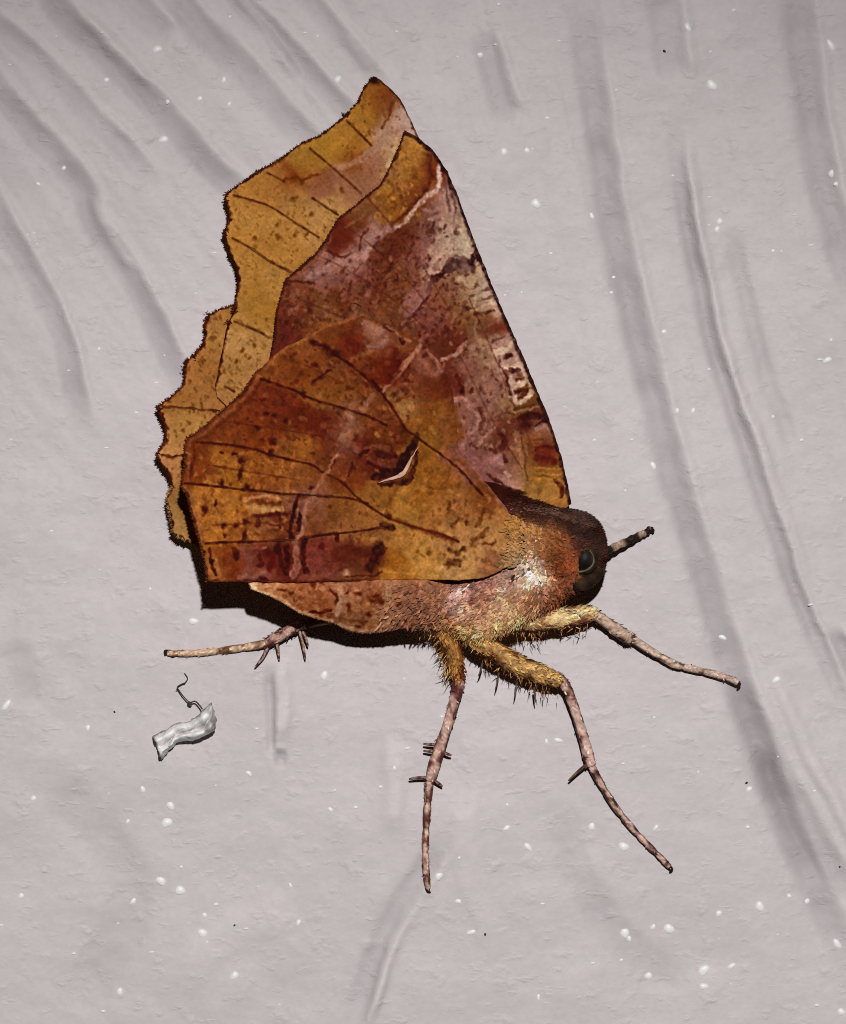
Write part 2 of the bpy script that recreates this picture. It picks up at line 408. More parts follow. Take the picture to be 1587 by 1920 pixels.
def scales_geo(roots, dirs, nrms, lens, wids, cols, lift=0.12):
    """flat paddle-shaped scales lying on a surface"""
    roots = np.asarray(roots, float); d = np.asarray(dirs, float); nn = np.asarray(nrms, float)
    nn = nn / (np.linalg.norm(nn, axis=1)[:, None] + 1e-9); d = d - nn * (d * nn).sum(1)[:, None]; d /= np.linalg.norm(d, axis=1)[:, None] + 1e-9
    w = np.cross(nn, d); n = len(roots); L = (np.asarray(lens) * S)[:, None]; W = (np.asarray(wids) * S)[:, None]
    V = np.zeros((n, 5, 3)); mid = roots + d * L * 0.62 + nn * L * lift
    V[:, 0] = roots - w * W * .35; V[:, 1] = roots + w * W * .35; V[:, 2] = mid + w * W * .5; V[:, 3] = mid - w * W * .5; V[:, 4] = roots + d * L + nn * L * lift * 0.8
    F = []
    for i in range(n): q = i * 5; F.append((q, q + 1, q + 2, q + 3)); F.append((q + 3, q + 2, q + 4))
    return V.reshape(-1, 3), F, np.repeat(np.asarray(cols)[:, None, :], 5, 1).reshape(-1, 3)

def wing(name, outline, hfun, paintfun, seed, veins=(), step=1.8, label=None, fringe=None, vein_col=(52, 14, 6), vein_w=2.6, parent=None, tufts=()):
    ol = np.array(outline, float); q = []
    for i in range(len(ol)):
        a, b = ol[i], ol[(i + 1) % len(ol)]; n = max(1, int(np.hypot(*(b - a)) / 3.0))
        for k in range(n): q.append(a + (b - a) * k / n)
    q = np.array(q)
    q = q + 1.3 * np.stack([fbm(q[:, 0], q[:, 1], 7, seed + 1, 2), fbm(q[:, 0], q[:, 1], 7, seed + 2, 2)], 1)
    x0, y0 = q.min(0); x1, y1 = q.max(0)
    X, Y = np.meshgrid(np.arange(x0, x1, step), np.arange(y0, y1, step)); X[1::2] += step / 2
    X = X.ravel(); Y = Y.ravel(); m = in_poly(X, Y, q); X, Y = X[m], Y[m]
    d, _ = poly_dist(X, Y, np.vstack([q, q[:1]])); m = d > step * 0.55; X, Y = X[m], Y[m]
    pts = np.vstack([q, np.stack([X, Y], 1)])
    res = delaunay_2d_cdt([Vector((float(p[0]), float(p[1]))) for p in pts], [(i, (i + 1) % len(q)) for i in range(len(q))], [], 1, 1e-5)
    px = np.array([v[0] for v in res[0]]); py = np.array([v[1] for v in res[0]])
    h = hfun(px, py) + 1.2 * fbm(px, py, 60, seed + 4, 2) + 0.7 * fbm(px, py, 9, seed + 6, 2)
    for vn in veins:
        dv, _ = poly_dist(px, py, smooth_poly(vn, 5)); h = h + 2.2 * np.exp(-(dv / 7) ** 2)
    pt = Paint(px, py, seed); paintfun(pt, q)
    cols = alb(np.clip(pt.c, 2, 250))
    # two skins so the wing has a real (very small) thickness; the hidden skin shares the pigment
    n = len(px); th = 1.6
    Vf = P_arr(px, py, h); Vb = P_arr(px, py, h - th)
    F = []
    for f in res[2]:
        (ax, ay), (bx, by), (cx_, cy_) = [(px[i], py[i]) for i in f[:3]]
        s = (bx - ax) * (cy_ - ay) - (by - ay) * (cx_ - ax)
        f = list(f) if s < 0 else list(f)[::-1]
        F.append(tuple(f)); F.append(tuple(i + n for i in f[::-1]))
    # rim
    cnt = {}
    for f in F[::2]:
        for k in range(len(f)):
            e = (f[k], f[(k + 1) % len(f)]); cnt[e] = 1
    for (a, b) in list(cnt):
        if (b, a) not in cnt: F.append((b, a, a + n, b + n))
    ob = part(name, np.vstack([Vf, Vb]), F, M_wing, parent, np.vstack([cols, cols]))
    if label: ob['label'] = label
    for vn in veins:
        sp = smooth_poly(vn, 6); hh = hfun(sp[:, 0], sp[:, 1]) + 1.3
        sp = sp + 0.3 * np.stack([fbm(sp[:, 0], sp[:, 1], 12, 5, 2), fbm(sp[:, 0], sp[:, 1], 12, 8, 2)], 1)
        r = vein_w * (0.85 + 1.1 * fbm(sp[:, 0], sp[:, 1], 13, seed + 12, 2)); r[0] *= 0.4; r[-1] *= 0.35
        V, Fv = tube_geo(np.column_stack([sp, hh]), np.clip(r, 0.4, 9), 6, flat=0.35)
        cv = np.repeat(alb(np.clip(np.array(vein_col)[None] * (1 + 0.5 * fbm(sp[:, 0], sp[:, 1], 11, seed + 15, 2))[:, None], 2, 250)), 6, 0)
        vo = part('vein', V, Fv, M_vein, ob, cv)
    if tufts:
        R = []; Dr = []; C = []
        for (tx, ty, dx, dy) in tufts:
            for _ in range(14):
                x = tx + rng.normal(0, 3); y = ty + rng.normal(0, 3); hh = float(hfun(np.array([x]), np.array([y]))[0]) + 1
                R.append(P(x - dx * 3, y - dy * 3, hh)); Dr.append((dx + rng.normal(0, .45), rng.normal(0, .15), -(dy + rng.normal(0, .45)))); C.append(alb(np.clip(np.array((66,22,8)) * rng.uniform(.5, 1.4), 2, 250)))
        V, Ff, Cc = hairs_geo(R, Dr, rng.uniform(4, 7.5, len(R)), rng.uniform(.9, 1.7, len(R)), np.array(C))
        fo = part('tufts', V, Ff, M_fur, ob, Cc); fo['kind'] = 'stuff'
    if fringe:
        R = []; Dr = []; C = []; Ln = []; Wd = []
        cxm, cym = ol.mean(0)
        for (line, col, lmax) in fringe:
            sp = smooth_poly(line, 1) if False else np.array(line, float)
            for i in range(len(sp) - 1):
                a, b = sp[i], sp[i + 1]; l = np.hypot(*(b - a)); t = (b - a) / (l + 1e-9); nrm = np.array([t[1], -t[0]])
                mid = (a + b) / 2
                if in_poly(np.array([mid[0] + nrm[0] * 5]), np.array([mid[1] + nrm[1] * 5]), ol)[0]: nrm = -nrm
                for k in range(int(l / 0.9)):
                    p = a + (b - a) * rng.random(); hh = float(hfun(np.array([p[0]]), np.array([p[1]]))[0]) + rng.normal(-0.5, 1.0)
                    p = p - nrm * 2.0
                    dd = nrm + rng.normal(0, 0.28, 2); R.append(P(p[0], p[1], hh)); Dr.append((dd[0], rng.normal(0, 0.15), -dd[1]))
                    Ln.append(lmax * rng.uniform(0.5, 1.05)); Wd.append(rng.uniform(0.8, 1.6))
                    C.append(alb(np.clip(np.array(col) * rng.uniform(0.6, 1.35), 2, 250)))
        V, Ff, Cc = hairs_geo(R, Dr, np.array(Ln), np.array(Wd), np.array(C))
        fo = part('fringe', V, Ff, M_fur, ob, Cc); fo['kind'] = 'stuff'
    return ob

def plane_h(p1, p2, p3, und=3.0, seed=0):
    A = np.array([[p[0], p[1], 1] for p in (p1, p2, p3)], float); s = np.linalg.solve(A, np.array([p[2] for p in (p1, p2, p3)], float))
    return lambda x, y: s[0] * x + s[1] * y + s[2] + und * fbm(x, y, 170, seed, 2)

DK = (38, 4, 3); PINK = (146, 98, 84); CREAM = (196, 160, 136)

# ----- far hindwing -----
FH_M = [(440,572),(416,578),(391,590),(383,606),(387,626),(378,648),(363,666),(346,679),(347,701),(342,724),(323,742),(293,764),(303,782),(310,802),(310,825),(300,840),(293,855),(303,870),(318,890),(323,912),(312,936),(318,962),(324,1000),(350,1014)]
FH = FH_M + [(400,1040),(600,1060),(900,1030),(950,980),(800,850),(600,650),(480,590)]
FHB = [(400,600,150,95,45),(412,630,160,115,60),(390,650,152,97,46),(375,680,152,92,42),(400,700,128,72,28),(360,720,150,92,45),(390,740,145,90,45),(340,750,130,75,25),(320,765,140,85,40),(350,790,168,122,66),(330,800,162,116,60),(320,820,166,116,60),(310,850,178,118,78),(335,850,172,116,76),(330,880,172,116,72),(345,960,146,108,62),(335,935,120,80,40),(340,1000,150,112,70),(600,800,140,90,45),(400,960,140,100,55)]
def paint_fh(p, q):
    p.base([(x, y, .6 * r + .4 * 162, .6 * (g + 6) + .4 * 118, .6 * (b + 12) + .4 * 68) for x, y, r, g, b in FHB], 18, 6)
    p.speckle(160, (290,580,420,900), (95,55,18), 0.6, 1.6, 3.2, 3)
    p.line([(308,762),(350,765),(406,769)], 5, (82,40,14), .85); p.line([(304,854),(345,856)], 5, (80,35,12), .8)
    p.line(FH_M, 8, (70,18,6), .95, 3, rag=.8, sm=False)
    p.grain(.08, .08)
wing('hindwing', FH, plane_h((950,980,22),(300,800,42),(440,590,32),3,3), paint_fh, 300,
     veins=[[(308,762),(350,765),(420,771)],[(304,854),(330,855),(380,858)]], label='far hindwing showing only its tan scalloped margin', tufts=[(388,592,-.8,-.5),(348,681,-.9,-.2),(296,765,-1,0),(295,855,-1,0),(362,668,-.7,-.5)], vein_col=(70,28,10), vein_w=2.0,
     fringe=[(FH_M[:20], (72,24,8), 7), (FH_M[19:], (150,112,72), 9), (FH_M[19:], (80,46,20), 5)])

# ----- far forewing -----
FF_M = [(700,143),(682,165),(670,193),(645,218),(622,238),(599,254),(564,269),(531,294),(501,312),(481,322),(451,344),(430,358),(420,372),(428,392),(428,417),(418,437),(423,450),(430,473),(441,495),(446,518),(446,534),(439,580),(426,610),(416,661),(411,686),(404,720)]
FF_C = [(1020,930),(1000,850),(950,700),(900,560),(850,420),(800,290),(778,241),(758,198),(745,178),(718,153),(706,144)]
FF = FF_M + [(408,745),(440,775),(600,820),(800,900),(950,960)] + FF_C
FFB = [(700,170,135,85,35),(722,182,112,56,30),(690,200,155,105,45),(680,220,150,105,45),(715,210,130,80,30),(660,240,150,105,50),(732,200,120,65,35),(746,215,178,152,146),(757,228,180,155,150),(740,240,160,120,105),(720,260,165,130,115),(737,280,172,142,108),(700,290,150,105,90),(722,310,152,112,86),(690,310,140,95,75),(640,260,160,115,50),(650,290,152,106,42),(680,270,155,105,45),(665,302,118,58,20),(600,290,152,111,47),(570,300,150,108,50),(580,322,150,105,45),(600,335,130,75,50),(550,335,112,48,16),(640,330,140,95,75),(600,350,135,90,70),(680,350,140,95,75),(650,360,145,100,75),(530,340,150,100,55),(500,340,152,106,55),(470,370,165,115,60),(500,370,157,107,56),(550,370,152,110,65),(600,400,160,120,75),(630,390,165,125,80),(450,400,165,120,65),(500,420,165,120,65),(550,420,160,115,65),(590,440,165,122,75),(450,450,165,118,60),(550,480,160,115,60),(500,460,155,110,55),(470,500,160,115,60),(520,520,160,118,65),(480,560,150,108,52),(460,600,150,110,60),(490,590,150,108,50),(450,640,165,125,80),(490,640,160,120,75),(440,690,152,111,66),(470,690,152,112,72),(430,730,160,118,72),(410,740,150,105,65),(800,600,140,90,45)]
FF_V = [[(650,226),(672,248),(697,273)],[(582,279),(625,315),(677,362)],[(501,324),(516,331),(533,340)],[(587,372),(610,387),(634,403)],[(438,366),(475,376),(510,389),(555,418),(598,445)],[(437,447),(470,465),(510,492),(556,515)],[(440,603),(468,614),(486,622),(504,633)],[(422,725),(430,729),(440,735)]]
def paint_ff(p, q):
    p.base(FFB, 14, 9)
    p.speckle(150, (430,350,640,560), (110,72,26), 0.55, 1.5, 3.0, 5); p.speckle(90, (405,590,520,750), (110,72,28), 0.6, 1.6, 3.2, 6)
    p.speckle(70, (640,150,760,340), (100,60,24), 0.5, 1.5, 3, 7)
    for (x, y, r) in [(551,374,6),(584,402,5.5),(519,422,4.5),(478,447,4.5),(521,445,6),(554,440,5),(574,440,4.5),(642,354,5),(455,655,5),(477,650,4.5),(445,678,4),(468,672,3.5),(552,333,8),(566,338,6)]:
        p.blob(x, y, r * .8, r, (98,58,16), .85, .3)
    p.line([(536,336),(556,332),(566,338),(580,333),(600,325)], 5, (96,38,12), .7)
    p.line([(672,300),(660,300),(652,306)], 6, (115,60,18), .7)
    for v in FF_V: p.line(v, 4.5, (84,44,14), .95, 2, raw=True)
    p.line([(640,312),(676,300),(715,268),(746,246)], 13, (166,128,114), .55, 6); p.line([(744,262),(738,286),(726,312)], 7, (186,158,124), .7)
    p.line([(735,200),(728,222),(716,240)], 6, (108,56,22), .8); p.line([(745,178),(736,196)], 8, (95,50,25), .6)
    p.line(FF_M, 8, (58,16,6), .95, 3, rag=.7, sm=False); p.line(FF_C[5:], 6, (60,28,18), .8, 3, sm=False)
    p.blob(700,148,13,9, (42,12,6), .95, .6)
    p.grain(.08, .08); p.c *= 1.05
wing('forewing', FF, plane_h((1020,930,36),(700,143,30),(430,450,40),3,5), paint_ff, 320, veins=FF_V,
     label='far forewing showing a pale yellow translucent strip with fine brown veins', tufts=[(424,366,-.9,-.3),(420,438,-1,.1),(483,322,-.5,-.8),(646,217,-.6,-.8),(436,582,-.9,.2),(428,606,-.9,.2)], vein_col=(92,54,20), vein_w=1.5,
     fringe=[(FF_M[:22], (58,18,6), 6)])

# ----- near forewing -----
NF_C = [(1072,945),(1065,908),(1055,862),(1042,820),(1027,777),(1007,731),(987,681),(962,625),(934,560),(906,492),(884,436),(859,367),(840,323),(820,292),(806,275),(782,256),(759,245)]
NF_M = [(759,245),(748,276),(730,316),(713,347),(687,367),(670,382),(647,400),(632,412),(622,430),(607,455),(592,475),(574,490),(554,508),(534,526),(527,552),(519,580),(514,636),(507,666),(495,700)]
NF = NF_C[:-1] + NF_M + [(560,760),(700,880),(850,960),(960,990),(1030,975)]
NFB = [(770,300,160,105,40),(780,330,150,90,25),(745,330,150,95,45),(725,370,142,86,25),(730,400,140,80,20),(700,380,118,66,30),(802,320,108,44,15),(792,360,108,48,15),(762,390,108,54,18),
(830,380,150,105,90),(850,400,165,125,105),(860,430,168,142,117),(835,440,160,130,110),(880,450,178,152,127),(760,440,90,35,15),(790,420,112,66,52),(730,450,80,25,10),(700,480,85,30,12),(780,480,116,58,42),(800,470,132,82,72),(760,520,100,50,20),(720,520,95,40,15),
(650,430,85,20,5),(640,450,88,22,6),(680,420,90,35,10),(670,390,120,70,35),(600,520,122,76,66),(620,500,136,86,76),(665,490,152,106,96),(690,460,146,100,88),(700,430,156,116,106),(640,520,120,70,58),(690,520,105,50,38),
(560,560,105,50,28),(600,560,105,55,22),(640,560,95,40,15),(540,600,88,30,15),(570,600,100,45,18),(530,640,85,22,12),(610,590,115,65,30),(680,560,110,60,35),(700,560,82,26,10),(720,570,100,50,20),(740,540,105,50,20),(780,560,132,82,72),(820,560,120,65,40),(840,540,120,70,45),(860,530,122,74,44),(830,600,106,52,40),(800,600,106,52,42),(860,580,116,72,36),(870,600,105,60,25),(760,610,100,50,25),(700,600,110,60,30),
(840,480,176,146,126),(815,500,170,130,110),(890,520,166,136,106),(870,530,160,126,96),(905,540,172,142,126),(895,560,160,130,100),(920,575,190,156,132),(880,570,146,106,76),(900,590,92,46,16),(895,610,126,86,56),(925,610,90,30,12),(860,630,85,30,12),(845,630,72,8,4),(830,650,80,28,10),
(890,660,122,82,62),(910,650,142,106,76),(945,650,166,126,110),(880,690,122,72,56),(900,720,126,82,62),(920,740,132,86,72),(880,740,126,79,63),(855,720,76,16,6),(880,780,126,76,63),(845,790,106,56,16),(920,770,126,79,66),(950,765,130,95,60),(985,770,96,60,20),(1000,780,60,6,3),(980,795,60,9,5),(1010,790,45,2,2),(960,800,86,36,20),(930,800,100,50,35),
(1015,807,150,100,85),(1010,818,120,65,35),(1000,830,112,62,16),(1020,850,86,16,6),(1010,860,80,12,4),(990,845,100,50,10),(1010,880,136,86,26),(1030,890,142,92,30),(1000,900,126,82,25),(1030,920,162,112,50),(1000,920,152,106,50),(1045,930,150,95,40),(1050,880,120,70,20),
(970,830,126,81,65),(972,860,120,75,45),(980,890,132,92,42),(940,830,72,22,11),(930,810,86,36,15),(945,820,60,8,2),(920,830,112,66,46),(910,810,132,86,76),(890,840,120,72,65),(930,868,140,95,90),(955,890,156,106,90),(965,905,150,100,80),(895,870,120,70,62),(940,885,86,42,42),(905,890,122,72,64),(960,870,116,68,45)]
NF_V = [[(534,527),(560,533),(600,545),(640,560),(672,572),(700,590),(730,612)],[(516,590),(535,596),(560,600),(585,608)]]
def paint_nf(p, q):
    p.base(NFB, 14, 13, 0.72)
    p.speckle(420, (525,480,900,660), (60,14,6), .58, 1.8, 4.0, 12, 1.5, 2.2); p.speckle(130, (700,420,860,560), (60,14,6), .6, 1.8, 4, 13, 1.5, 2.0)
    p.speckle(150, (820,640,1000,860), (70,22,10), .6, 1.6, 3.6, 14); p.speckle(220, (540,480,880,640), (140,86,66), .5, 1.8, 4.2, 15, 1.7, 2.2)
    p.speckle(120, (820,640,990,880), (160,112,92), .5, 1.8, 4, 16)
    p.speckle(60, (700,280,800,410), (110,60,14), .6, 1.8, 3.6, 17); p.speckle(50, (700,280,790,410), (178,122,52), .6, 1.8, 3.4, 18)
    # pink arcs across the outer third
    p.line([(745,423),(722,432),(700,442),(690,458),(683,472),(676,486),(655,484),(630,496),(604,506),(578,520)], 14, (152,106,94), .8, 6, rag=.9)
    p.line([(690,462),(680,490)], 10, (164,120,108), .8, 5)
    p.line([(640,520),(600,536)], 14, (120,72,62), .5, 8)
    p.line([(612,470),(640,482),(660,474)], 5, (70,14,4), .7); p.line([(545,526),(575,530),(590,534)], 6, (62,14,8), .7)
    p.line([(622,430),(612,455),(598,478),(580,496),(562,512)], 9, (112,60,34), .8, 4)
    p.line([(688,395),(672,412),(650,425)], 6, (130,82,44), .6); p.line([(690,428),(678,448),(674,470)], 5, (60,10,4), .7)
    # orange tip field, its dark rim and pale apical line
    p.line([(806,292),(808,330),(800,352),(780,378),(756,405),(735,418)], 8, (74,22,8), .85, 5)
    p.line([(744,345),(750,365),(752,372)], 6, (96,44,14), .7); p.line([(740,385),(735,395)], 6, (92,40,10), .6)
    p.line([(723,332),(738,352),(730,372)], 5, (112,58,20), .6)
    p.line([(823,312),(824,332),(821,352),(806,364),(784,387),(756,420),(742,428)], 9, (192,152,136), .9, 4, taper=.35)
    p.line([(823,318),(822,350)], 8, (206,170,158), .9, 3)
    for (l, w, c) in [([(834,330),(838,365),(843,395)],5,(92,58,56)),([(842,340),(850,372),(855,400)],4,(58,30,28)),([(848,398),(852,420),(855,438)],5,(84,50,40)),([(846,375),(848,400),(852,428)],6,(176,134,118)),([(832,355),(834,385),(836,400)],5,(170,126,112)),([(858,400),(866,425),(872,440)],5,(140,106,86)),([(862,395),(880,440),(893,468)],5,(168,140,118)),([(866,432),(872,450),(876,466)],9,(188,166,138)),([(800,376),(815,392),(824,410)],6,(112,66,60)),([(795,392),(815,396),(826,386)],5,(150,104,94)),([(808,412),(822,404)],7,(170,128,112)),([(804,432),(812,436)],7,(76,30,18))]: p.line(l, w, c, .75, 3)
    p.line([(812,470),(818,492),(808,515)], 15, (176,136,116), .85, 5); p.line([(828,452),(838,472),(832,490)], 12, (166,134,110), .7, 5); p.line([(848,440),(858,462),(862,478)],10,(150,124,104),.6,5)
    p.line([(795,455),(790,480),(798,500)], 12, (136,86,80), .6, 6); p.line([(762,496),(775,505),(780,520)], 14, (126,72,62), .6, 7)
    # dark bar from the costa
    p.line([(813,524),(824,516),(834,506),(842,500)], 12, (44,4,4), .95, 4); p.line([(842,503),(856,494),(872,492),(884,496)], 19, (72,40,36), .85, 6)
    p.line([(884,490),(894,478),(900,486)], 15, (36,4,6), .95, 4); p.blob(872,504,9,7,(112,84,78),.7)
    p.line([(808,530),(803,545),(802,556)], 8, (56,10,8), .9, 4)
    p.line([(805,528),(798,548),(788,562),(778,578),(766,590)], 16, (136,86,78), .7, 7); p.line([(800,560),(790,572),(778,588),(768,600)], 6, (62,10,8), .7)
    # pale costal zone, cross-hatched
    p.line([(862,524),(880,528),(895,520),(905,505)], 13, (170,140,110), .8, 5); p.line([(864,536),(882,542),(898,538)],4,(110,72,50),.7)
    p.line([(908,520),(910,542),(915,560)], 9, (174,144,130), .7, 4)
    for (l, c) in [([(893,556),(890,572)],(172,144,112)),([(906,546),(925,540)],(96,60,44)),([(905,562),(928,554)],(80,44,30)),([(900,556),(922,548)],(180,148,126)),([(905,574),(930,568)],(198,164,142)),([(885,582),(912,578),(930,574)],(168,126,98)),([(890,590),(928,584)],(62,20,8)),([(895,600),(892,625)],(138,102,66)),([(906,596),(908,620)],(110,70,44)),([(912,612),(930,600)],(110,66,46)),([(902,640),(925,645)],(146,108,80)),([(900,640),(908,668),(918,690)],(146,110,80)),([(908,655),(938,640)],(150,104,92)),([(925,640),(944,632)],(86,40,34))]: p.line(l, 6, c, .75, 3)
    for (l, w, c) in [([(932,662),(948,655),(960,646)],12,(192,160,134)),([(946,688),(958,690),(974,680)],10,(188,156,132)),([(956,668),(968,666)],7,(150,112,92)),([(958,720),(972,722),(988,714)],11,(196,164,142)),([(960,746),(974,756),(990,744),(996,736)],10,(194,160,138)),([(958,706),(962,730),(966,748)],8,(184,150,130)),([(970,675),(985,700),(995,725)],6,(180,146,122))]: p.line(l, w, c, .9, 3)
    for (l, w) in [([(946,671),(954,669),(960,666)],7),([(956,694),(964,696),(972,693)],8),([(968,711),(984,707)],4),([(966,736),(976,732),(988,733)],6),([(972,746),(980,744)],5),([(936,674),(942,690),(952,712),(958,740)],5)]: p.line(l, w, (62,18,14), .9, 3)
    p.line([(875,642),(866,652),(856,664),(844,670),(828,676)], 7, (160,112,94), .85, 3)
    p.line([(858,705),(862,720),(868,738)], 9, (50,4,3), .85, 4); p.line([(850,690),(858,702),(860,730)], 8, (82,26,10), .6)
    p.line([(852,750),(866,746),(876,750)], 10, (156,106,94), .85, 4); p.line([(880,762),(892,772),(899,785),(896,800),(884,812)], 7, (154,106,92), .85, 3); p.line([(900,765),(906,785),(900,805)], 6, (74,26,16), .8)
    p.line([(868,770),(880,785),(878,800)], 14, (128,80,68), .6, 6)
    p.line([(965,768),(990,764),(1000,760)], 5, (72,36,12), .9); p.line([(960,774),(985,770),(1010,764)],4,(142,104,58),.7); p.line([(930,782),(950,774),(965,778)],4,(80,40,28),.8)
    p.line([(975,785),(1000,780),(1020,778)], 13, (42,3,2), .9, 5); p.blob(985,797,10,8,(46,4,6),.9); p.line([(1008,800),(1018,792),(1028,786)], 8, (40,3,2), .9)
    p.line([(1008,806),(1020,800),(1034,806)], 9, (150,106,90), .8, 4); p.line([(1000,812),(1030,814)],6,(128,76,46),.7)
    p.line([(940,815),(944,828),(940,838)], 13, (52,8,4), .85, 5); p.line([(922,842),(930,848)],8,(64,14,6),.8); p.line([(946,855),(948,866)],6,(60,18,16),.8)
    p.line([(900,830),(912,815),(922,806)], 7, (152,106,92), .75); p.line([(922,862),(934,858),(940,870)], 12, (146,98,92), .7, 5)
    p.line([(938,895),(950,900),(962,906),(972,910)], 12, (160,110,94), .85, 4); p.line([(950,886),(956,892)], 8, (190,140,120), .85)
    p.line([(968,812),(976,840),(980,880),(986,905)], 9, (140,98,60), .6, 4); p.line([(978,815),(983,850),(988,900)], 4, (86,46,14), .7)
    p.line([(1004,842),(1022,838),(1042,842)], 6, (70,6,2), .8); p.line([(1006,858),(1026,860),(1044,866)], 12, (76,10,4), .75, 5); p.line([(1002,826),(1016,824)],5,(84,34,8),.7)
    for yy in (876, 886, 896): p.line([(1005,yy),(1030,yy+3),(1050,yy+2)], 4, (168,116,46), .6)
    p.line([(1008,891),(1036,893)], 4, (110,58,14), .7); p.line([(1042,900),(1052,912),(1054,930)], 9, (62,10,4), .8); p.blob(1012,920,6,6,(112,66,18),.7)
    p.line([(915,890),(935,905),(960,918),(985,924)], 6, (50,14,10), .8)
    for v in [[(592,476),(640,500),(700,536),(760,580),(820,640)],[(560,560),(620,585),(680,612)],[(632,412),(690,455),(750,510),(810,580)],[(687,368),(740,430),(800,510),(860,610)],[(850,640),(890,720),(930,800),(980,880)],[(880,560),(920,650),(960,750),(1000,840)]]: p.line(v, 3.0, (70,22,10), .45, 2.2, rag=.9, raw=True)
    p.line(NF_M, 8, (62,16,8), .95, 3, rag=.7, sm=False); p.line([(x - 8, y + 3) for x, y in NF_C[1:13]], 3, (96,60,46), .25, 3, sm=False)
    p.line(NF_C, 13, (34,8,8), .95, 3, rag=.25, sm=False)
    p.c = p.c * 0.92 + np.array((136, 88, 70)) * 0.08; p.grain(.15, .11); p.c = p.c * np.array([1.0, 1.03, 1.08]) + np.array([3, 5, 9])
wing('forewing', NF, plane_h((1060,940,56),(770,250,58),(520,600,98),3,7), paint_nf, 340, veins=NF_V,
     label='near forewing with red brown mottling, orange tip and pale barred leading edge', vein_col=(62,18,8), vein_w=2.0,
     fringe=[(NF_M[:18], (60,16,6), 5)])

# ----- near hindwing -----
NH_M = [(489,691),(477,701),(457,732),(431,757),(414,772),(388,795),(366,812),(350,820),(345,838),(346,868),(342,893),(339,913),(350,928),(361,971),(371,1006),(383,1047),(388,1082),(386,1091)]
NH_C = [(964,1005),(962,978),(950,953),(916,910),(880,872),(860,842),(855,790),(850,740),(834,690),(800,650),(760,625),(720,605),(680,592),(645,597),(601,616),(563,638),(530,653),(505,675)]
NH = NH_M + [(464,1091),(530,1092),(600,1091),(680,1088),(760,1086),(860,1088),(905,1084),(940,1070),(958,1040)] + NH_C
NHB = [(352,850,112,52,18),(370,870,114,54,18),(420,860,150,95,35),(450,900,150,92,30),(480,870,140,80,28),(520,880,146,86,35),(560,890,130,76,35),(600,880,116,62,30),(390,940,165,105,45),(430,950,165,108,45),(400,1000,160,100,40),(450,980,155,95,40),(460,1000,142,82,32),
(420,1050,120,58,18),(400,1070,150,90,45),(450,1060,110,45,18),(470,1050,118,62,50),(500,1050,85,18,12),(540,1050,72,10,8),(480,1080,130,75,62),(490,920,120,60,25),(500,950,165,120,75),(520,980,95,40,20),(490,1000,125,75,45),(530,1000,95,45,25),
(563,950,122,72,58),(590,940,135,85,70),(620,960,115,65,30),(640,950,130,80,35),(590,980,115,65,35),(640,990,140,90,50),(680,960,140,90,45),(600,1040,112,46,43),(650,1040,72,14,13),(690,1050,46,5,4),(600,1070,120,60,50),(660,1075,110,65,40),(700,1000,140,90,45),(760,1010,165,115,55),(740,1060,150,92,25),(790,1040,175,130,65),(740,1080,165,110,45),
(450,770,112,52,22),(400,810,110,50,22),(480,760,105,42,18),(520,760,98,36,18),(560,780,95,30,12),(600,800,80,18,8),(640,800,62,8,6),(520,800,100,38,14),(480,810,110,48,15),(440,830,118,58,22),(540,830,130,76,35),(575,845,142,86,32),(610,850,98,42,20),
(530,690,120,62,25),(560,690,115,55,18),(600,700,112,56,22),(560,660,125,70,35),(640,740,118,68,26),(600,740,125,75,30),(640,690,115,65,35),(680,720,110,58,25),(660,660,100,35,20),(700,620,150,105,90),(720,640,145,95,80),(660,630,95,30,15),(700,690,92,28,8),(740,690,85,18,8),(720,660,100,35,12),(690,670,115,65,30),(640,615,112,58,24),
(770,720,106,52,38),(810,680,142,92,80),(790,740,102,46,22),(820,720,96,42,20),(760,640,115,66,40),(660,770,130,85,65),(650,810,150,105,85),(690,780,110,60,25),(720,790,110,52,25),(680,830,90,30,15),(720,840,110,65,25),(740,820,95,40,15),(700,870,85,22,18),(660,870,105,50,25),(640,850,110,60,50),(660,890,105,48,18),(740,870,46,4,4),(690,850,62,8,10),
(770,760,142,102,56),(800,780,120,70,25),(830,780,130,80,28),(800,820,130,85,30),(840,830,125,78,38),(780,850,116,72,22),(800,880,136,86,30),(760,940,152,106,46),(790,930,140,88,30),(840,900,132,82,32),(700,930,130,85,35),(740,980,155,110,50),(820,960,150,100,50),(870,950,150,100,55),(900,930,120,70,30),(920,925,110,58,28),(950,970,160,110,60),(930,1000,170,125,75),(880,1010,165,120,75),(840,1020,165,120,70),(960,1020,165,125,80),(880,1050,175,135,85),(920,1060,140,95,65),(850,790,120,75,60),(860,850,130,80,70),(880,880,130,80,72)]
NH_V = [[(368,829),(400,831),(443,836),(480,843),(504,852),(545,862),(586,872),(606,886),(640,903),(670,933),(700,954),(728,971),(770,986),(821,1000),(860,1016)],
        [(347,906),(380,909),(420,914),(456,918),(500,922),(529,926),(560,927),(600,930),(655,934),(690,944)],
        [(386,1019),(420,1017),(470,1016),(496,1015),(540,1013),(578,1007),(615,1002),(673,996),(729,987)],
        [(490,711),(512,718),(534,726),(556,733),(574,743),(600,753),(627,760),(650,768),(669,774),(692,781),(725,797)],
        [(588,643),(612,651),(629,665),(653,681),(679,701),(705,725),(721,744),(733,759),(746,780),(761,804),(782,820),(804,836),(829,854),(862,880),(905,928)]]
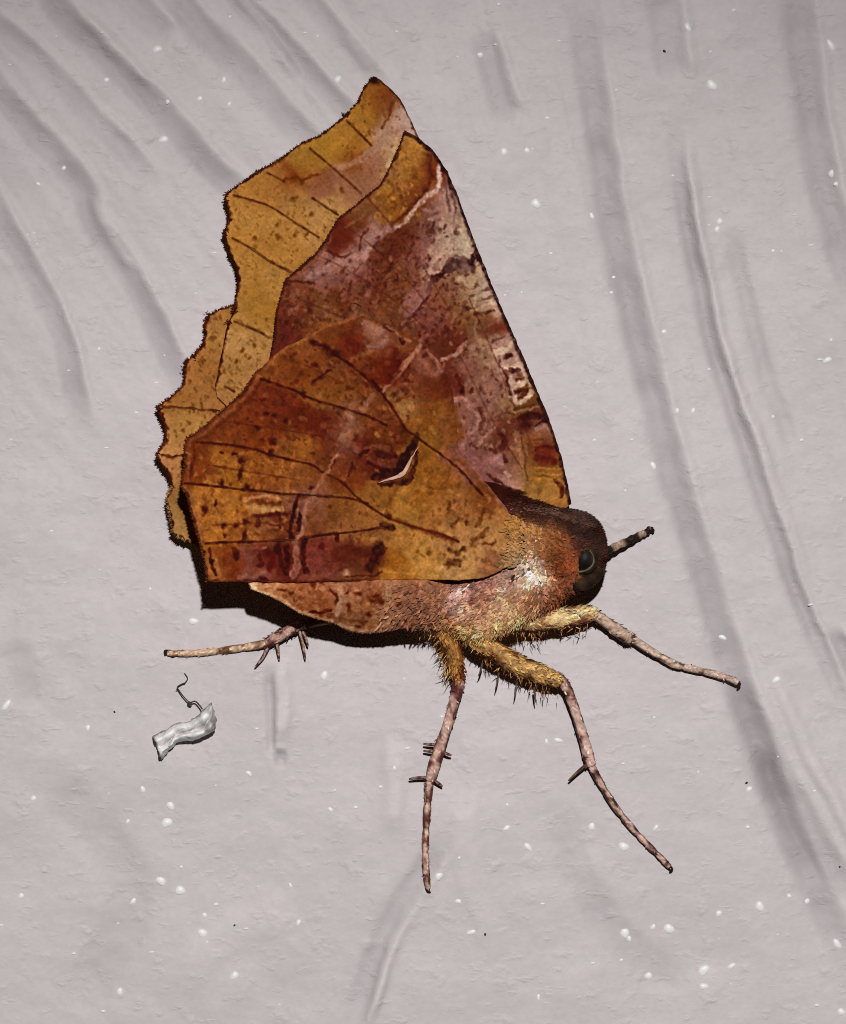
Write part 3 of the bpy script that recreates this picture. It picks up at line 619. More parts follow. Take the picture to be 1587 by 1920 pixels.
def paint_nh(p, q):
    p.base(NHB, 15, 14, 0.72)
    p.speckle(170, (345,830,560,1020), (96,42,10), .45, 1.8, 4.0, 22, 1.6, 1.4); p.speckle(110, (345,840,560,1020), (184,126,62), .5, 2, 4.5, 23, 1.6, 1.4)
    p.speckle(260, (440,650,780,880), (62,14,6), .5, 1.8, 4.2, 24, 1.5, .6); p.speckle(160, (480,650,780,900), (140,86,52), .5, 1.8, 4.2, 25, 1.6, .6)
    p.speckle(120, (760,760,940,1060), (104,54,14), .55, 2, 4.2, 26); p.speckle(90, (700,760,960,1070), (182,132,72), .45, 2, 4.5, 27)
    p.speckle(80, (560,930,720,1080), (80,34,14), .5, 1.8, 4, 28)
    # submarginal pink thread and dark edge
    p.line([(x + (9 if y < 1100 else 0), y + 5) for x, y in NH_M[1:15]], 5, (142,88,58), .6, 3, sm=False)
    p.line([(x + 17, y + 9) for x, y in NH_M[1:9]], 4, (74,26,8), .5, 3, sm=False)
    p.line([(367,845),(362,870),(356,895)], 7, (76,20,8), .75, 4)
    for v in NH_V: p.line(v, 4.6, (60,12,5), 1.0, 2.2, rag=.7, raw=True)
    for v in [[(420,790),(470,797),(530,806),(600,818),(650,835)],[(400,985),(450,982),(500,980)],[(530,672),(570,684),(610,702),(650,722),(690,748)],[(650,640),(690,664),(730,700)],[(380,870),(440,880),(500,890),(560,900)]]: p.line(v, 3.2, (78,26,8), .5, 2.2, rag=.9, raw=True)
    q2 = Paint(p.x0, p.y0, 340); q2.base(NFB, 14, 13, 0.72); dd, _ = poly_dist(p.x0, p.y0, np.array(NH_C[5:13], float))
    wgt = 0.85 * np.exp(-(dd / 17) ** 2)[:, None]; p.c = p.c * (1 - wgt) + q2.c * wgt
    p.line([(588,717),(602,705),(619,696)], 6.5, (58,6,3), .9, 3); p.line([(573,735),(570,748)], 7, (58,6,3), .8)
    # dark dots and dashes in the orange marginal field
    for (x, y, r, s) in [(421,985,5,6),(461,979,5,6),(442,986,5,5),(458,1003,4,12),(445,1040,5,9),(520,1028,4,12),(538,1030,4,14),(451,888,3.5,13),(452,862,7,5),(416,848,4,3),(440,850,4,3),(465,912,5,6),(415,908,5,7),(510,828,7,8),(508,848,5,8),(583,914,5,4),(422,1003,4,5),(384,957,5,8),(404,943,3,8),(630,665,11,8),(612,652,8,6),(590,643,8,5),(591,684,6,5),(481,802,7,4),(499,776,5,4),(513,780,5,4),(537,790,4,6)]:
        p.blob(x, y, r, s, (50,6,3), .85, .25)
    p.line([(372,850),(378,880),(372,900)], 12, (116,56,20), .5, 6)
    # pale bars and mottling between the two lower veins
    p.line([(460,936),(474,934),(500,931),(520,934)], 7, (188,134,92), .85, 4); p.line([(466,952),(490,953),(512,956),(532,955)], 9, (176,134,84), .9, 4)
    p.line([(480,940),(500,944),(525,943)], 7, (90,34,10), .8, 4); p.line([(476,967),(495,965),(520,964),(545,962)], 7, (60,8,6), .85, 4)
    p.line([(482,972),(482,985)], 9, (70,14,10), .7); p.line([(500,975),(520,982),(536,975)], 5, (130,78,54), .7); p.line([(478,992),(500,988),(525,990)], 6, (140,90,56), .7)
    p.line([(508,985),(524,984)],5,(78,26,14),.7); p.line([(527,966),(526,990)],5,(74,20,12),.7)
    p.line([(480,1002),(505,1004),(535,1000)],7,(116,64,34),.6)
    # lower marginal field
    p.line([(440,1028),(445,1045)], 8, (60,8,8), .85); p.line([(455,1028),(470,1050),(462,1075)], 12, (120,68,62), .7, 6); p.line([(448,1082),(475,1080),(500,1072)], 8, (146,94,82), .85, 4)
    p.line([(486,1040),(492,1055),(486,1062)], 9, (62,6,6), .7); p.line([(500,1035),(512,1048),(508,1066)], 14, (74,8,6), .7, 6); p.line([(478,1028),(500,1026)], 5, (138,86,76), .7)
    p.line([(480,1091),(492,1085),(500,1090)], 9, (58,6,4), .8); p.line([(392,1030),(398,1055),(405,1078)], 6, (48,12,6), .85); p.line([(402,1040),(408,1062),(412,1080)], 6, (170,110,62), .7)
    p.line([(424,1048),(440,1062),(430,1078)], 14, (96,36,12), .5, 6)
    # postmedian: paired dark lines and the pale pink thread beside them
    p.line([(560,929),(555,948),(549,972),(545,995),(548,1010)], 8, (44,3,4), .9, 3); p.line([(562,964),(562,980),(560,995)], 9, (46,4,5), .85, 3)
    p.line([(572,1012),(569,1035),(570,1055),(575,1074)], 10, (46,3,4), .9, 3); p.line([(536,1028),(540,1048),(540,1064)], 9, (44,3,4), .85, 3); p.line([(524,1026),(526,1045),(534,1068),(540,1078)], 8, (48,4,4), .85)
    p.line([(592,934),(576,942),(572,958),(571,976),(567,998),(560,1008)], 8, (150,104,90), .85, 4); p.line([(555,1018),(556,1040),(556,1058),(550,1078)], 12, (146,96,84), .85, 4)
    p.line([(590,945),(604,955),(598,975)], 22, (128,78,62), .5, 9)
    p.line([(631,852),(622,868),(614,884),(606,896),(594,918),(588,928)], 7, (160,110,84), .85, 4); p.line([(628,862),(619,878)], 5, (72,18,8), .8); p.line([(660,868),(656,885),(654,892)], 6, (60,10,5), .75)
    p.line([(655,775),(658,790),(650,808),(643,822)], 13, (154,108,88), .8, 5); p.line([(640,826),(655,838),(668,842)], 10, (130,84,72), .7, 5)
    p.line([(700,742),(690,754),(680,768)], 11, (148,100,80), .8, 5)
    p.line([(792,642),(784,655),(776,664),(764,678),(752,694),(740,712),(728,724),(719,733)], 10, (164,114,92), .95, 3.5, taper=.3)
    p.line([(800,640),(806,660),(796,668)], 7, (58,6,4), .6); p.line([(770,640),(752,632),(735,618),(728,612)], 5, (158,112,92), .8, 3); p.line([(752,634),(756,642)], 8, (56,6,4), .8)
    p.line([(684,606),(700,612),(716,620)], 13, (160,114,104), .85, 5); p.line([(724,632),(715,645),(700,648),(695,655)], 13, (152,106,96), .85, 5); p.line([(722,612),(738,622)],5,(70,20,10),.7)
    p.line([(660,675),(672,668),(690,662)], 8, (132,84,50), .75); p.line([(638,606),(668,592)], 6, (150,98,66), .7)
    p.line([(655,640),(672,648),(668,660)], 16, (88,20,12), .6, 7); p.line([(740,660),(745,690),(735,715)], 18, (72,10,6), .65, 8); p.line([(690,700),(705,715),(725,712)], 14, (82,16,6), .6, 6)
    p.line([(700,716),(710,730)], 9, (44,2,2), .8)
    # costal edge
    p.line([(500,690),(530,657),(563,640),(601,619),(640,600)], 6, (158,104,58), .65, 3.5)
    p.line([(806,660),(818,672),(826,692),(822,700)], 14, (150,102,92), .75, 6); p.line([(850,740),(848,770)], 6, (84,34,14), .6)
    p.line([(858,846),(882,878),(918,914),(952,958)], 9, (138,88,78), .8, 4); p.line([(862,862),(890,892),(925,930)], 12, (104,54,22), .5, 6)
    p.line([(748,764),(762,768),(772,760)], 13, (168,126,76), .7, 6); p.line([(745,750),(770,744)],5,(92,36,20),.7)
    # discal lunule with black borders
    p.line([(672,828),(705,826),(735,836),(730,850)], 8, (82,24,12), .6, 5); p.line([(682,842),(700,835),(720,840)],5,(122,66,58),.6); p.line([(676,852),(690,846)], 9, (40,2,4), .8); p.line([(705,848),(722,856),(740,856)], 12, (42,2,4), .8, 5)
    p.line([(690,860),(710,868),(728,874)], 6, (110,52,44), .7); p.line([(690,868),(710,878),(728,884)],7,(48,4,4),.8)
    p.line([(782,818),(772,842),(758,868),(742,884),(722,892),(702,896)], 21, (32,1,2), .97, 4, taper=.45)
    p.line([(783,846),(779,868),(772,888),(768,902),(745,906),(720,910),(712,908)], 9, (40,2,3), .95, 3.5, taper=.3)
    # base: golden field, dashes, black marks by the thorax
    p.line([(728,966),(760,982),(800,996),(848,1012)], 9, (92,36,10), .7, 5)
    p.line([(745,905),(736,930),(728,955)], 11, (112,62,16), .6, 6); p.line([(800,912),(825,918),(845,908)],4,(106,54,14),.6); p.line([(838,870),(842,890),(830,912)],4,(104,54,14),.5)
    for (l, w) in [([(843,942),(844,960)],8),([(873,940),(873,948)],6),([(849,986),(856,976),(861,970)],7),([(873,982),(876,966)],6),([(892,986),(900,974)],6),([(906,968),(908,955)],7),([(902,1004),(914,992)],8),([(884,1018),(894,1006)],7),([(905,1020),(920,1020),(928,1014)],5),([(842,1030),(858,1038),(868,1026)],8),([(838,1060),(842,1050),(858,1056)],13),([(925,1090),(932,1084)],8),([(955,1082),(962,1076)],9),([(865,1026),(872,1032)],8)]: p.line(l, w, (82,42,14), .8, 4, rag=.9)
    p.line([(722,1072),(750,1074),(790,1072)], 5, (186,136,62), .85, 3); p.line([(815,1068),(835,1064)], 7, (196,152,104), .8); p.line([(590,1078),(640,1076),(660,1078)], 6, (128,76,62), .6); p.blob(650,1075,8,5,(190,146,122),.85)
    p.line([(645,1080),(700,1078),(716,1074)], 4, (66,18,8), .8)
    p.line([(632,1002),(632,1014)], 9, (48,4,4), .85); p.blob(603,1024,6,6,(70,12,8),.8); p.line([(618,1054),(635,1050)], 5, (80,14,12), .7)
    p.line([(650,1028),(680,1036),(700,1030)], 16, (62,10,8), .55, 8); p.line([(712,1026),(704,1045),(695,1062)], 20, (34,2,2), .85, 7); p.line([(722,1040),(718,1060)], 6, (120,48,14), .8)
    p.line([(720,985),(735,988)], 12, (40,4,3), .85, 4); p.line([(700,1010),(712,1008)],7,(164,118,80),.7); p.line([(725,962),(734,968)],10,(62,14,6),.7)
    p.line(NH_M, 7, (66,22,8), .9, 3, rag=.7, sm=False); p.line([(386,1090),(464,1090),(600,1090),(700,1086)], 5, (70,26,14), .8, 3, sm=False)
    p.c = p.c * 0.9 + np.array((126, 76, 42)) * 0.1; p.grain(.16, .12); p.c *= np.array([0.965, 0.955, 1.0])
nh_h = plane_h((950,1000,150),(345,900,150),(385,1085,172),3,9)
nh = wing('hindwing', NH, nh_h, paint_nh, 360, veins=NH_V,
     label='near hindwing, rust and gold with dark veins and a white crescent mark', vein_col=(66,22,9), vein_w=1.7,
     fringe=[(NH_M, (96,48,20), 6)])
# pale crescent scale ridge
LU = smooth_poly([(711,905),(728,899),(743,895),(757,887),(766,872),(773,857),(785,838)], 6)
LU = LU + 1.1 * np.stack([fbm(LU[:, 0], LU[:, 1], 6, 81, 2), fbm(LU[:, 0], LU[:, 1], 6, 83, 2)], 1)
tt = np.linspace(0, 1, len(LU)); V, Fv = tube_geo(np.column_stack([LU, nh_h(LU[:, 0], LU[:, 1]) + 3.0]), 0.5 + 3.6 * np.sin(np.pi * np.clip(tt * 1.08, 0, 1)) ** 1.2 * (0.8 + 0.4 * vnoise(tt * 9, tt * 0, 3)), 8, flat=0.4)
part('crescent_mark', V, Fv, M_wing, nh, np.repeat(alb(np.array((196,156,132))[None] * (0.9 + 0.2 * vnoise(LU[:, 0] / 6, LU[:, 1] / 6, 3))[:, None]), 8, 0))

# folded inner lobe of the near hindwing, bending back towards the wall
LB = [(464,1088),(471,1105),(504,1117),(529,1130),(562,1150),(592,1160),(625,1168),(653,1183),(683,1188),(715,1186),(746,1180),(790,1176),(830,1165)]
LOBE = LB + [(870,1120),(870,1086),(760,1084),(680,1086),(600,1088),(530,1088)]
LOBEB = [(470,1100,196,160,130),(500,1105,165,120,85),(520,1115,152,96,60),(560,1110,140,75,40),(600,1100,125,70,45),(600,1130,120,50,20),(570,1130,142,82,46),(640,1110,145,100,80),(640,1150,142,100,80),(680,1100,125,75,55),(690,1130,150,90,55),(670,1160,140,85,50),(710,1112,96,40,22),(728,1100,150,110,85),(728,1140,150,110,85),(760,1110,130,85,65),(760,1150,142,96,76),(540,1125,150,95,60),(610,1150,130,62,26),(820,1130,140,95,72)]
def paint_lobe(p, q):
    p.base([(x, y, .62 * r + .38 * 152, .62 * g + .38 * 108, .62 * b + .38 * 86) for x, y, r, g, b in LOBEB], 15, 7)
    p.speckle(90, (480,1090,800,1185), (96,50,28), .5, 2, 4.5, 31, 1.4, .4); p.speckle(60, (560,1095,800,1180), (170,122,96), .6, 2, 4, 32)
    p.line([(641,1104),(638,1130),(632,1150)], 11, (160,122,104), .85, 4); p.line([(728,1092),(730,1115),(726,1134)], 9, (158,120,96), .85, 4)
    p.line([(620,1108),(632,1118),(630,1134)], 6, (78,24,8), .8); p.line([(582,1148),(605,1148),(622,1144)], 6, (72,18,6), .85); p.blob(588,1096,5,9,(74,22,8),.8)
    for (x, y, r, s) in [(653,1112,5,4),(672,1113,6,4),(706,1116,10,4),(700,1125,8,4),(716,1128,6,6),(692,1152,5,5),(748,1134,5,5),(655,1138,4,8),(530,1106,9,3),(545,1112,6,3),(670,1176,5,3)]: p.blob(x, y, r, s, (82,30,12), .85)
    p.line([(640,1160),(670,1166),(690,1168)], 6, (96,44,20), .6)
    p.line([(x, y - 4) for x, y in LB[:10]], 5, (192,150,122), .8, 4, sm=False); p.line([(702,1184),(720,1172),(745,1158),(762,1146)], 8, (176,132,108), .85, 4)
    p.line([(474,1098),(488,1112),(502,1114)], 7, (214,182,156), .9, 3); p.line([(484,1098),(510,1100),(530,1094)], 6, (170,122,88), .8)
    p.line([(464,1090),(600,1090),(700,1087)], 4, (64,20,10), .7, 3, sm=False)
    p.grain(.14, .13); p.c *= 1.14
lobe_h = lambda x, y: nh_h(x, np.full_like(x, 1086.0)) - 4 - 0.0075 * np.clip(y - 1086, 0, 200) ** 2 - 0.6 * np.clip(x - 800, 0, 200) + 2.5 * fbm(x, y, 70, 55, 2)
wing('inner_lobe', LOBE, lobe_h, paint_lobe, 380, label='pinkish brown folded lobe with a cream edge', parent=nh,
     fringe=[(LB[:11], (176,132,104), 4)])

# ----- body -----
RINGS = [(470,1098,4,60,4),(520,1100,16,60,14),(600,1102,30,62,28),(690,1102,42,66,38),(770,1095,62,78,55),(840,1085,96,96,74),(885,1056,146,104,80),(920,1052,148,106,84),(950,1050,136,107,86),(985,1050,118,107,84),(1020,1044,101,104,76),(1047,1040,88,100,66),(1072,1034,80,98,60),(1097,1031,70,96,56),(1115,1030,57,95,47),(1127,1031,40,94,33),(1133,1034,18,93,15),(1135,1035,3,93,3)]
ring = smooth_poly([(x, y, r, hc * 0.70, dp * 0.84) for x, y, r, hc, dp in RINGS], 7)
NSEG = 56; bV = []; bF = []; bx = []; by = []; bn = []
for i, (cx_, cy_, r, hc, dp) in enumerate(ring):
    for k in range(NSEG):
        th = 2 * math.pi * k / NSEG
        X = cx_ + 0.0; Y = cy_ - max(r, .5) * math.cos(th); H = hc + max(dp, .5) * math.sin(th)
        bx.append(X); by.append(Y); bn.append(H)
bx = np.array(bx); by = np.array(by); bh = np.array(bn)
dispx = 4 * fbm(bx + bh, by, 18, 201, 2); bh2 = bh + dispx * np.sign(bh - 68) * 0.6
for i in range(len(ring) - 1):
    for k in range(NSEG):
        k2 = (k + 1) % NSEG; bF.append((i * NSEG + k, i * NSEG + k2, (i + 1) * NSEG + k2, (i + 1) * NSEG + k))
bF.append(tuple(range(NSEG))[::-1]); bF.append(tuple((len(ring) - 1) * NSEG + k for k in range(NSEG)))
BODYB = [(980,1050,152,126,100),(980,1082,200,176,146),(1010,1085,192,168,132),(960,1090,150,110,90),(900,1110,136,92,72),(860,1130,150,110,90),(900,1160,146,106,76),(940,1140,156,120,86),(1000,1130,142,96,66),(1020,1105,142,92,66),(1040,1050,115,55,25),(1048,1020,120,72,42),(1060,1062,104,45,20),(1080,990,40,17,10),(1020,962,56,28,18),(970,940,52,18,11),(930,915,50,18,12),(1100,968,80,56,44),(1110,1000,38,13,8),(1085,1018,72,34,19),(1072,1060,112,58,30),(1065,1100,108,60,36),(1100,1090,66,42,27),(820,1180,142,96,60),(880,1195,150,106,62),(800,1130,136,92,74),(850,1090,126,82,66),(1000,1005,158,110,66),(960,1000,168,122,72),(930,1180,150,108,70),(1040,1120,110,62,36),(600,1100,140,90,60),(1125,1030,60,30,18),(975,1180,150,110,72),(1030,1000,110,66,36)]
pb = Paint(bx, by, 210); pb.base(BODYB, 16, 8)
pb.line([(1000,960),(1040,966),(1075,970),(1105,972),(1120,985)], 9, (92,70,56), .6, 6); pb.line([(985,940),(1030,953),(1080,956),(1112,966),(1126,992)], 6, (26,10,7), .9, 4)  # first stroke: grey-brown collar sheen painted into the body colour
pb.line([(1050,1010),(1056,1035),(1052,1060)], 9, (140,88,52), .7, 5); pb.grain(.2, .15)
body = part('body', P_arr(bx, by, bh2), bF, M_body, None, alb(np.clip(pb.c, 2, 250)))
body['label'] = 'furry tan thorax with a dark brown glossy head and collar'

# fur of the thorax: thousands of short scales and hairs
def body_fur(n, seed, hair):
    g = np.random.default_rng(seed); R = []; Dr = []; Nm = []; X = []; Y = []; K = []
    tot = 0
    while tot < n:
        i = int(g.integers(25, len(ring) - 8)); f = g.random(); c = ring[i] * (1 - f) + ring[min(i + 1, len(ring) - 1)] * f
        th = g.uniform(-0.15, math.pi * 1.1); r, dp = c[2], c[4]
        x = c[0]; y = c[1] - r * math.cos(th); h = c[3] + dp * math.sin(th)
        if y < 1074 and x < 950: continue
        if x < 790 and y < 1140: continue
        if hair and (abs(math.cos(th)) < 0.8 or y < 1040 or x > 1060): continue
        hood = y < 968 + (x - 930) * 0.30 or (x > 1070 and y < 1030) or x > 1085
        if hood and (hair or g.random() < 0.45): continue
        nrm = np.array([0.15 if x > 1020 else -0.05, -math.cos(th) / r * dp, math.sin(th)]); nrm /= np.linalg.norm(nrm)
        flow = np.array([-0.6, 0.5, 0.0]) if x < 1010 else np.array([-0.2, 0.6, 0.0])
        if y < 1045: flow = np.array([-0.7, -0.1, 0])
        if hood: flow = np.array([0.8, 0.2, 0])
        dd = flow + g.normal(0, 0.38, 3) + (nrm * 0.55 if hair else 0)
        nj = nrm + g.normal(0, 0.16, 3)
        R.append((x, y, h - (3 if hair else 0))); Dr.append((dd[0], -dd[2], -dd[1])); Nm.append((nj[0], -nj[2], -nj[1])); X.append(x + dd[0] * 9); Y.append(y + dd[1] * 9); K.append(0.55 if hood else 1.0); tot += 1
    R = np.array(R); X = np.array(X); Y = np.array(Y); K = np.array(K)
    p = Paint(X, Y, 230); p.base(BODYB, 13, 10)
    for (l, w, c) in [([(960,948),(1000,956),(1045,964),(1085,972),(1112,984)],13,(98,72,58)),([(1062,1006),(1070,1025),(1066,1050)],14,(112,54,26)),([(1085,1010),(1095,1016)],10,(84,44,28)),([(975,1085),(990,1080),(1012,1088)],15,(206,180,148)),([(968,1058),(990,1054),(1010,1062)],22,(170,148,124)),([(935,1105),(948,1104)],8,(224,190,156)),([(975,1072),(990,1070)],5,(40,20,12)),([(960,1085),(965,1080)],9,(52,20,10)),([(845,1120),(862,1108),(880,1108)],12,(190,146,128)),([(866,1148),(870,1142)],8,(206,164,120)),([(872,1190),(874,1178)],9,(206,160,118)),([(893,1192),(895,1180)],11,(196,160,112)),([(898,1141),(903,1143)],8,(80,38,18)),([(785,1130),(795,1135)],10,(188,142,122)),([(880,1130),(900,1122),(915,1128)],8,(110,62,40)),([(835,1150),(845,1160)],9,(112,68,40)),([(930,1160),(950,1150)],8,(174,136,98)),([(1000,1010),(1010,1040)],7,(120,74,46)),([(1020,1048),(1030,1044)],6,(176,130,100))]: p.line(l, w, c, .85, 4)  # the long hood stroke is sheen painted into the scale colour
    k = (1 + 0.42 * fbm(X, Y, 15, 77, 3)) * np.where(K < .9, .95, 1.0) * (1 + 0.22 * np.clip((Y - 1110) / 50, 0, 1))  # fur colour lightened towards the underside to offset the shade there
    c = p.c * np.where(K < .9, 1.0, 1.14)[:, None] * np.array([1.0, 1.02, 1.08]) * k[:, None] * g.uniform(0.75, 1.28, (len(X), 1)) * (1 + g.normal(0, .03, (len(X), 3)))
    W = P_arr(R[:, 0], R[:, 1], R[:, 2]); C = alb(np.clip(c, 3, 250))
    if hair: return hairs_geo(W, Dr, g.uniform(8, 17, len(X)), g.uniform(0.6, 1.2, len(X)), np.clip(C * 1.5, 0, .9), bend=np.tile([[-0.3, 0.25, -0.7]], (len(X), 1)))
    return scales_geo(W, Dr, Nm, g.uniform(8, 16, len(X)) * K, g.uniform(2.6, 5.2, len(X)) * K, C)
V, F, C = body_fur(17000, 71, False)
fo = part('fur', V, F, M_fur, body, C, smooth=False); fo['kind'] = 'stuff'
V, F, C = body_fur(900, 72, True)
fo = part('edge_fur', V, F, M_fur, body, C); fo['kind'] = 'stuff'

# tufts over the wing root: scales of the thorax lying across the base of the near hindwing
R = []; Dr = []; X = []; Y = []; Nm = []
SEAM = smooth_poly([(905,1088),(925,1082),(946,1072),(964,1044),(970,1010),(966,980)], 8)
for _ in range(1400):
    i = rng.integers(0, len(SEAM)); x, y = SEAM[i] + rng.normal(0, 6, 2)
    if y > 1062: continue
    up = 0.25 if y > 1060 else 0.0
    h = float(nh_h(np.array([x]), np.array([y]))[0]) + rng.uniform(-4, 5)
    R.append(P(x, y, h)); Dr.append((-0.75 + 0.35 * rng.normal(), -0.10 * rng.random(), up * rng.normal() + 0.3 * rng.normal() - (0.7 if y > 1075 else 0))); X.append(x); Y.append(y); Nm.append((rng.normal(0, .18), -1, rng.normal(0, .18)))
for _ in range(3000):
    x = rng.uniform(962, 1058); y0 = 958 + (x - 930) * 0.36; y = y0 + 8 + rng.random() ** 1.3 * 70; t = (x - 960) / 100
    h = 149 - 24 * t - 0.0035 * (y - 1045) ** 2 + rng.normal(0, 2)
    R.append(P(x, y, h)); Dr.append((-0.5 + 0.45 * rng.normal(), -0.12, 0.25 + 0.4 * rng.normal())); X.append(x); Y.append(y); Nm.append((0.15 + rng.normal(0, .18), -1, 0.1 + rng.normal(0, .18)))
p = Paint(np.array(X), np.array(Y), 240); p.base([(800,1092,136,90,70),(860,1094,130,84,66),(920,1090,146,104,76),(940,985,160,112,58),(960,990,172,126,70),(1000,990,172,126,74),(1040,1004,142,90,50),(950,1030,168,126,78),(1000,1020,160,118,82),(1050,1025,122,70,38),(975,1050,158,132,104),(1010,1050,150,112,80),(1045,1050,112,56,28),(940,1066,150,110,72)], 14, 8)
cc = (p.c * np.array([0.97, 0.93, 0.86]) - np.array([0, 1, 3])) * rng.uniform(.72, 1.22, (len(R), 1))
V, F, C = scales_geo(R, Dr, Nm, rng.uniform(7, 14, len(R)), rng.uniform(2.6, 5, len(R)), alb(np.clip(cc, 3, 250)))
fo = part('ruff', V, F, M_fur, body, C, smooth=False); fo['kind'] = 'stuff'

# thin scales straying from the thorax over the folded lobe
R = []; Dr = []; X = []; Y = []; Nm = []
for _ in range(2200):
    x = rng.uniform(690, 880); y = rng.uniform(1093, 1178)
    if rng.random() > ((x - 690) / 190) ** 1.7: continue
    if y > 1188 - 0.012 * max(0, x - 700): continue
    h = float(lobe_h(np.array([x]), np.array([y]))[0]) + 1.5
    R.append(P(x, y, h)); Dr.append((-0.8 + 0.4 * rng.normal(), 0, -0.4 + 0.4 * rng.normal())); X.append(x); Y.append(y); Nm.append((rng.normal(0, .2), -1, -0.3 + rng.normal(0, .2)))
p = Paint(np.array(X), np.array(Y), 245); p.base(LOBEB[7:] + BODYB[3:8], 14, 9)
cc = p.c * np.array([0.98, 0.95, 0.92]) * (1 + 0.3 * fbm(np.array(X), np.array(Y), 13, 5, 2))[:, None] * rng.uniform(.78, 1.3, (len(R), 1))
V, F, C = scales_geo(R, Dr, Nm, rng.uniform(7, 14, len(R)), rng.uniform(2.4, 4.6, len(R)), alb(np.clip(cc, 3, 250)))
fo = part('flank_scales', V, F, M_fur, body, C, smooth=False); fo['kind'] = 'stuff'

# eye, orbit and palp
def ellipsoid(c, rx, ry, rh, tilt=0.0, n=20, m=28):
    V = []; F = []; ca, sa = math.cos(tilt), math.sin(tilt); XY = []
    for i in range(n + 1):
        a = math.pi * i / n
        for k in range(m):
            b = 2 * math.pi * k / m; u = math.sin(a) * math.cos(b) * rx; v = math.sin(a) * math.sin(b) * ry; w = math.cos(a) * rh
            X = c[0] + u * ca - v * sa; Y = c[1] + u * sa + v * ca; V.append(P(X, Y, c[2] + w)); XY.append((X, Y, c[2] + w))
    for i in range(n):
        for k in range(m):
            k2 = (k + 1) % m; F.append((i * m + k, (i + 1) * m + k, (i + 1) * m + k2, i * m + k2))
    return np.array(V), F, np.array(XY)
V, F, XY = ellipsoid((1097,1050,100), 25, 30, 18, 0.15)
p = Paint(XY[:, 0], XY[:, 1], 250); p.c[:] = (17, 13, 10); p.blob(1080,1042,14,26,(72,34,18),.7); p.line([(1108,1030),(1114,1048),(1108,1064),(1092,1074),(1072,1074)], 10, (66,58,40), .8, 7); p.blob(1096,1046,11,17,(10,8,6),.9)
eye = part('eye', V, F, M_eye, body, alb(np.clip(p.c, 3, 250))); eye['label'] = 'glossy black eye'
ORB = smooth_poly([(1106,1030,113),(1113,1046,112),(1111,1059,112),(1102,1068,113),(1089,1072,113),(1074,1070,110)], 6)
V, F = tube_geo(ORB, 2.2 * np.sin(np.pi * np.linspace(.08, .95, len(ORB))) + 0.6, 8)
part('orbit', V, F, M_body, eye, np.repeat(alb(np.array((88,80,62))[None] * (0.8 + 0.4 * vnoise(ORB[:, 0] / 9, ORB[:, 1] / 9, 4))[:, None]), 8, 0))
PAL = smooth_poly([(1064,1096,80),(1080,1095,90),(1098,1091,94),(1113,1081,90),(1124,1070,84),(1132,1060,76)], 6)
V, F = tube_geo(PAL, 12 * np.sin(np.pi * np.linspace(.22, .93, len(PAL))) + 3, 12)
o = part('palp', V, F, M_dark, body, np.repeat(alb(np.clip(np.array((44,31,21))[None] * (0.5 + 1.0 * vnoise(PAL[:, 0] / 12, PAL[:, 1] / 12, 8))[:, None], 3, 250)), 12, 0))
o['label'] = 'dark curved palp under the eye'
# short hairs fringing the face
R = []; Dr = []; C = []
for _ in range(260):
    t = rng.random(); a = -1.5 + 3.3 * t; x = 1090 + 40 * math.cos(a) + rng.normal(0, 4); y = 1034 + 62 * math.sin(a) + rng.normal(0, 4)
    R.append(P(x, y, 66 + rng.uniform(-24, 30))); Dr.append((0.5 * math.cos(a) + rng.normal(0, .3), rng.normal(-.1, .3), -0.6 * math.sin(a) + rng.normal(0, .3))); C.append(np.array((46,22,13)) * rng.uniform(.5, 1.7))
V, F, Cc = hairs_geo(R, Dr, rng.uniform(3, 7, len(R)), rng.uniform(1.0, 1.8, len(R)), alb(np.clip(C, 3, 250)))
fo = part('face_hair', V, F, M_fur, body, Cc); fo['kind'] = 'stuff'

# antenna
AN = smooth_poly([(1118,1044,66),(1134,1035,50),(1152,1026,38),(1178,1014,28),(1200,1003,21),(1212,998,18),(1219,992,16),(1227,997,15)], 8)
tt = np.linspace(0, 1, len(AN)); rad = (8.2 - 3.0 * tt) * (1 + 0.13 * np.sin(tt * 70)); rad[-1] = 1.5; rad[-5:] *= .75
V, F = tube_geo(AN, rad, 12)
band = np.clip(2.2 * np.sin(tt * 21 + 1.2) * (1 - .3 * tt) + 0.35, 0, 1) * (tt < .86)
ac = (np.array((34,22,16))[None] * (1 - band[:, None]) + np.array((158,132,112))[None] * band[:, None])
ac = np.repeat(ac, 12, 0) * (0.7 + 0.55 * rng.random((len(AN) * 12, 1)))
o = part('antenna', V, F, M_leg, None, alb(np.clip(ac, 3, 250))); o['label'] = 'short banded antenna pointing right'

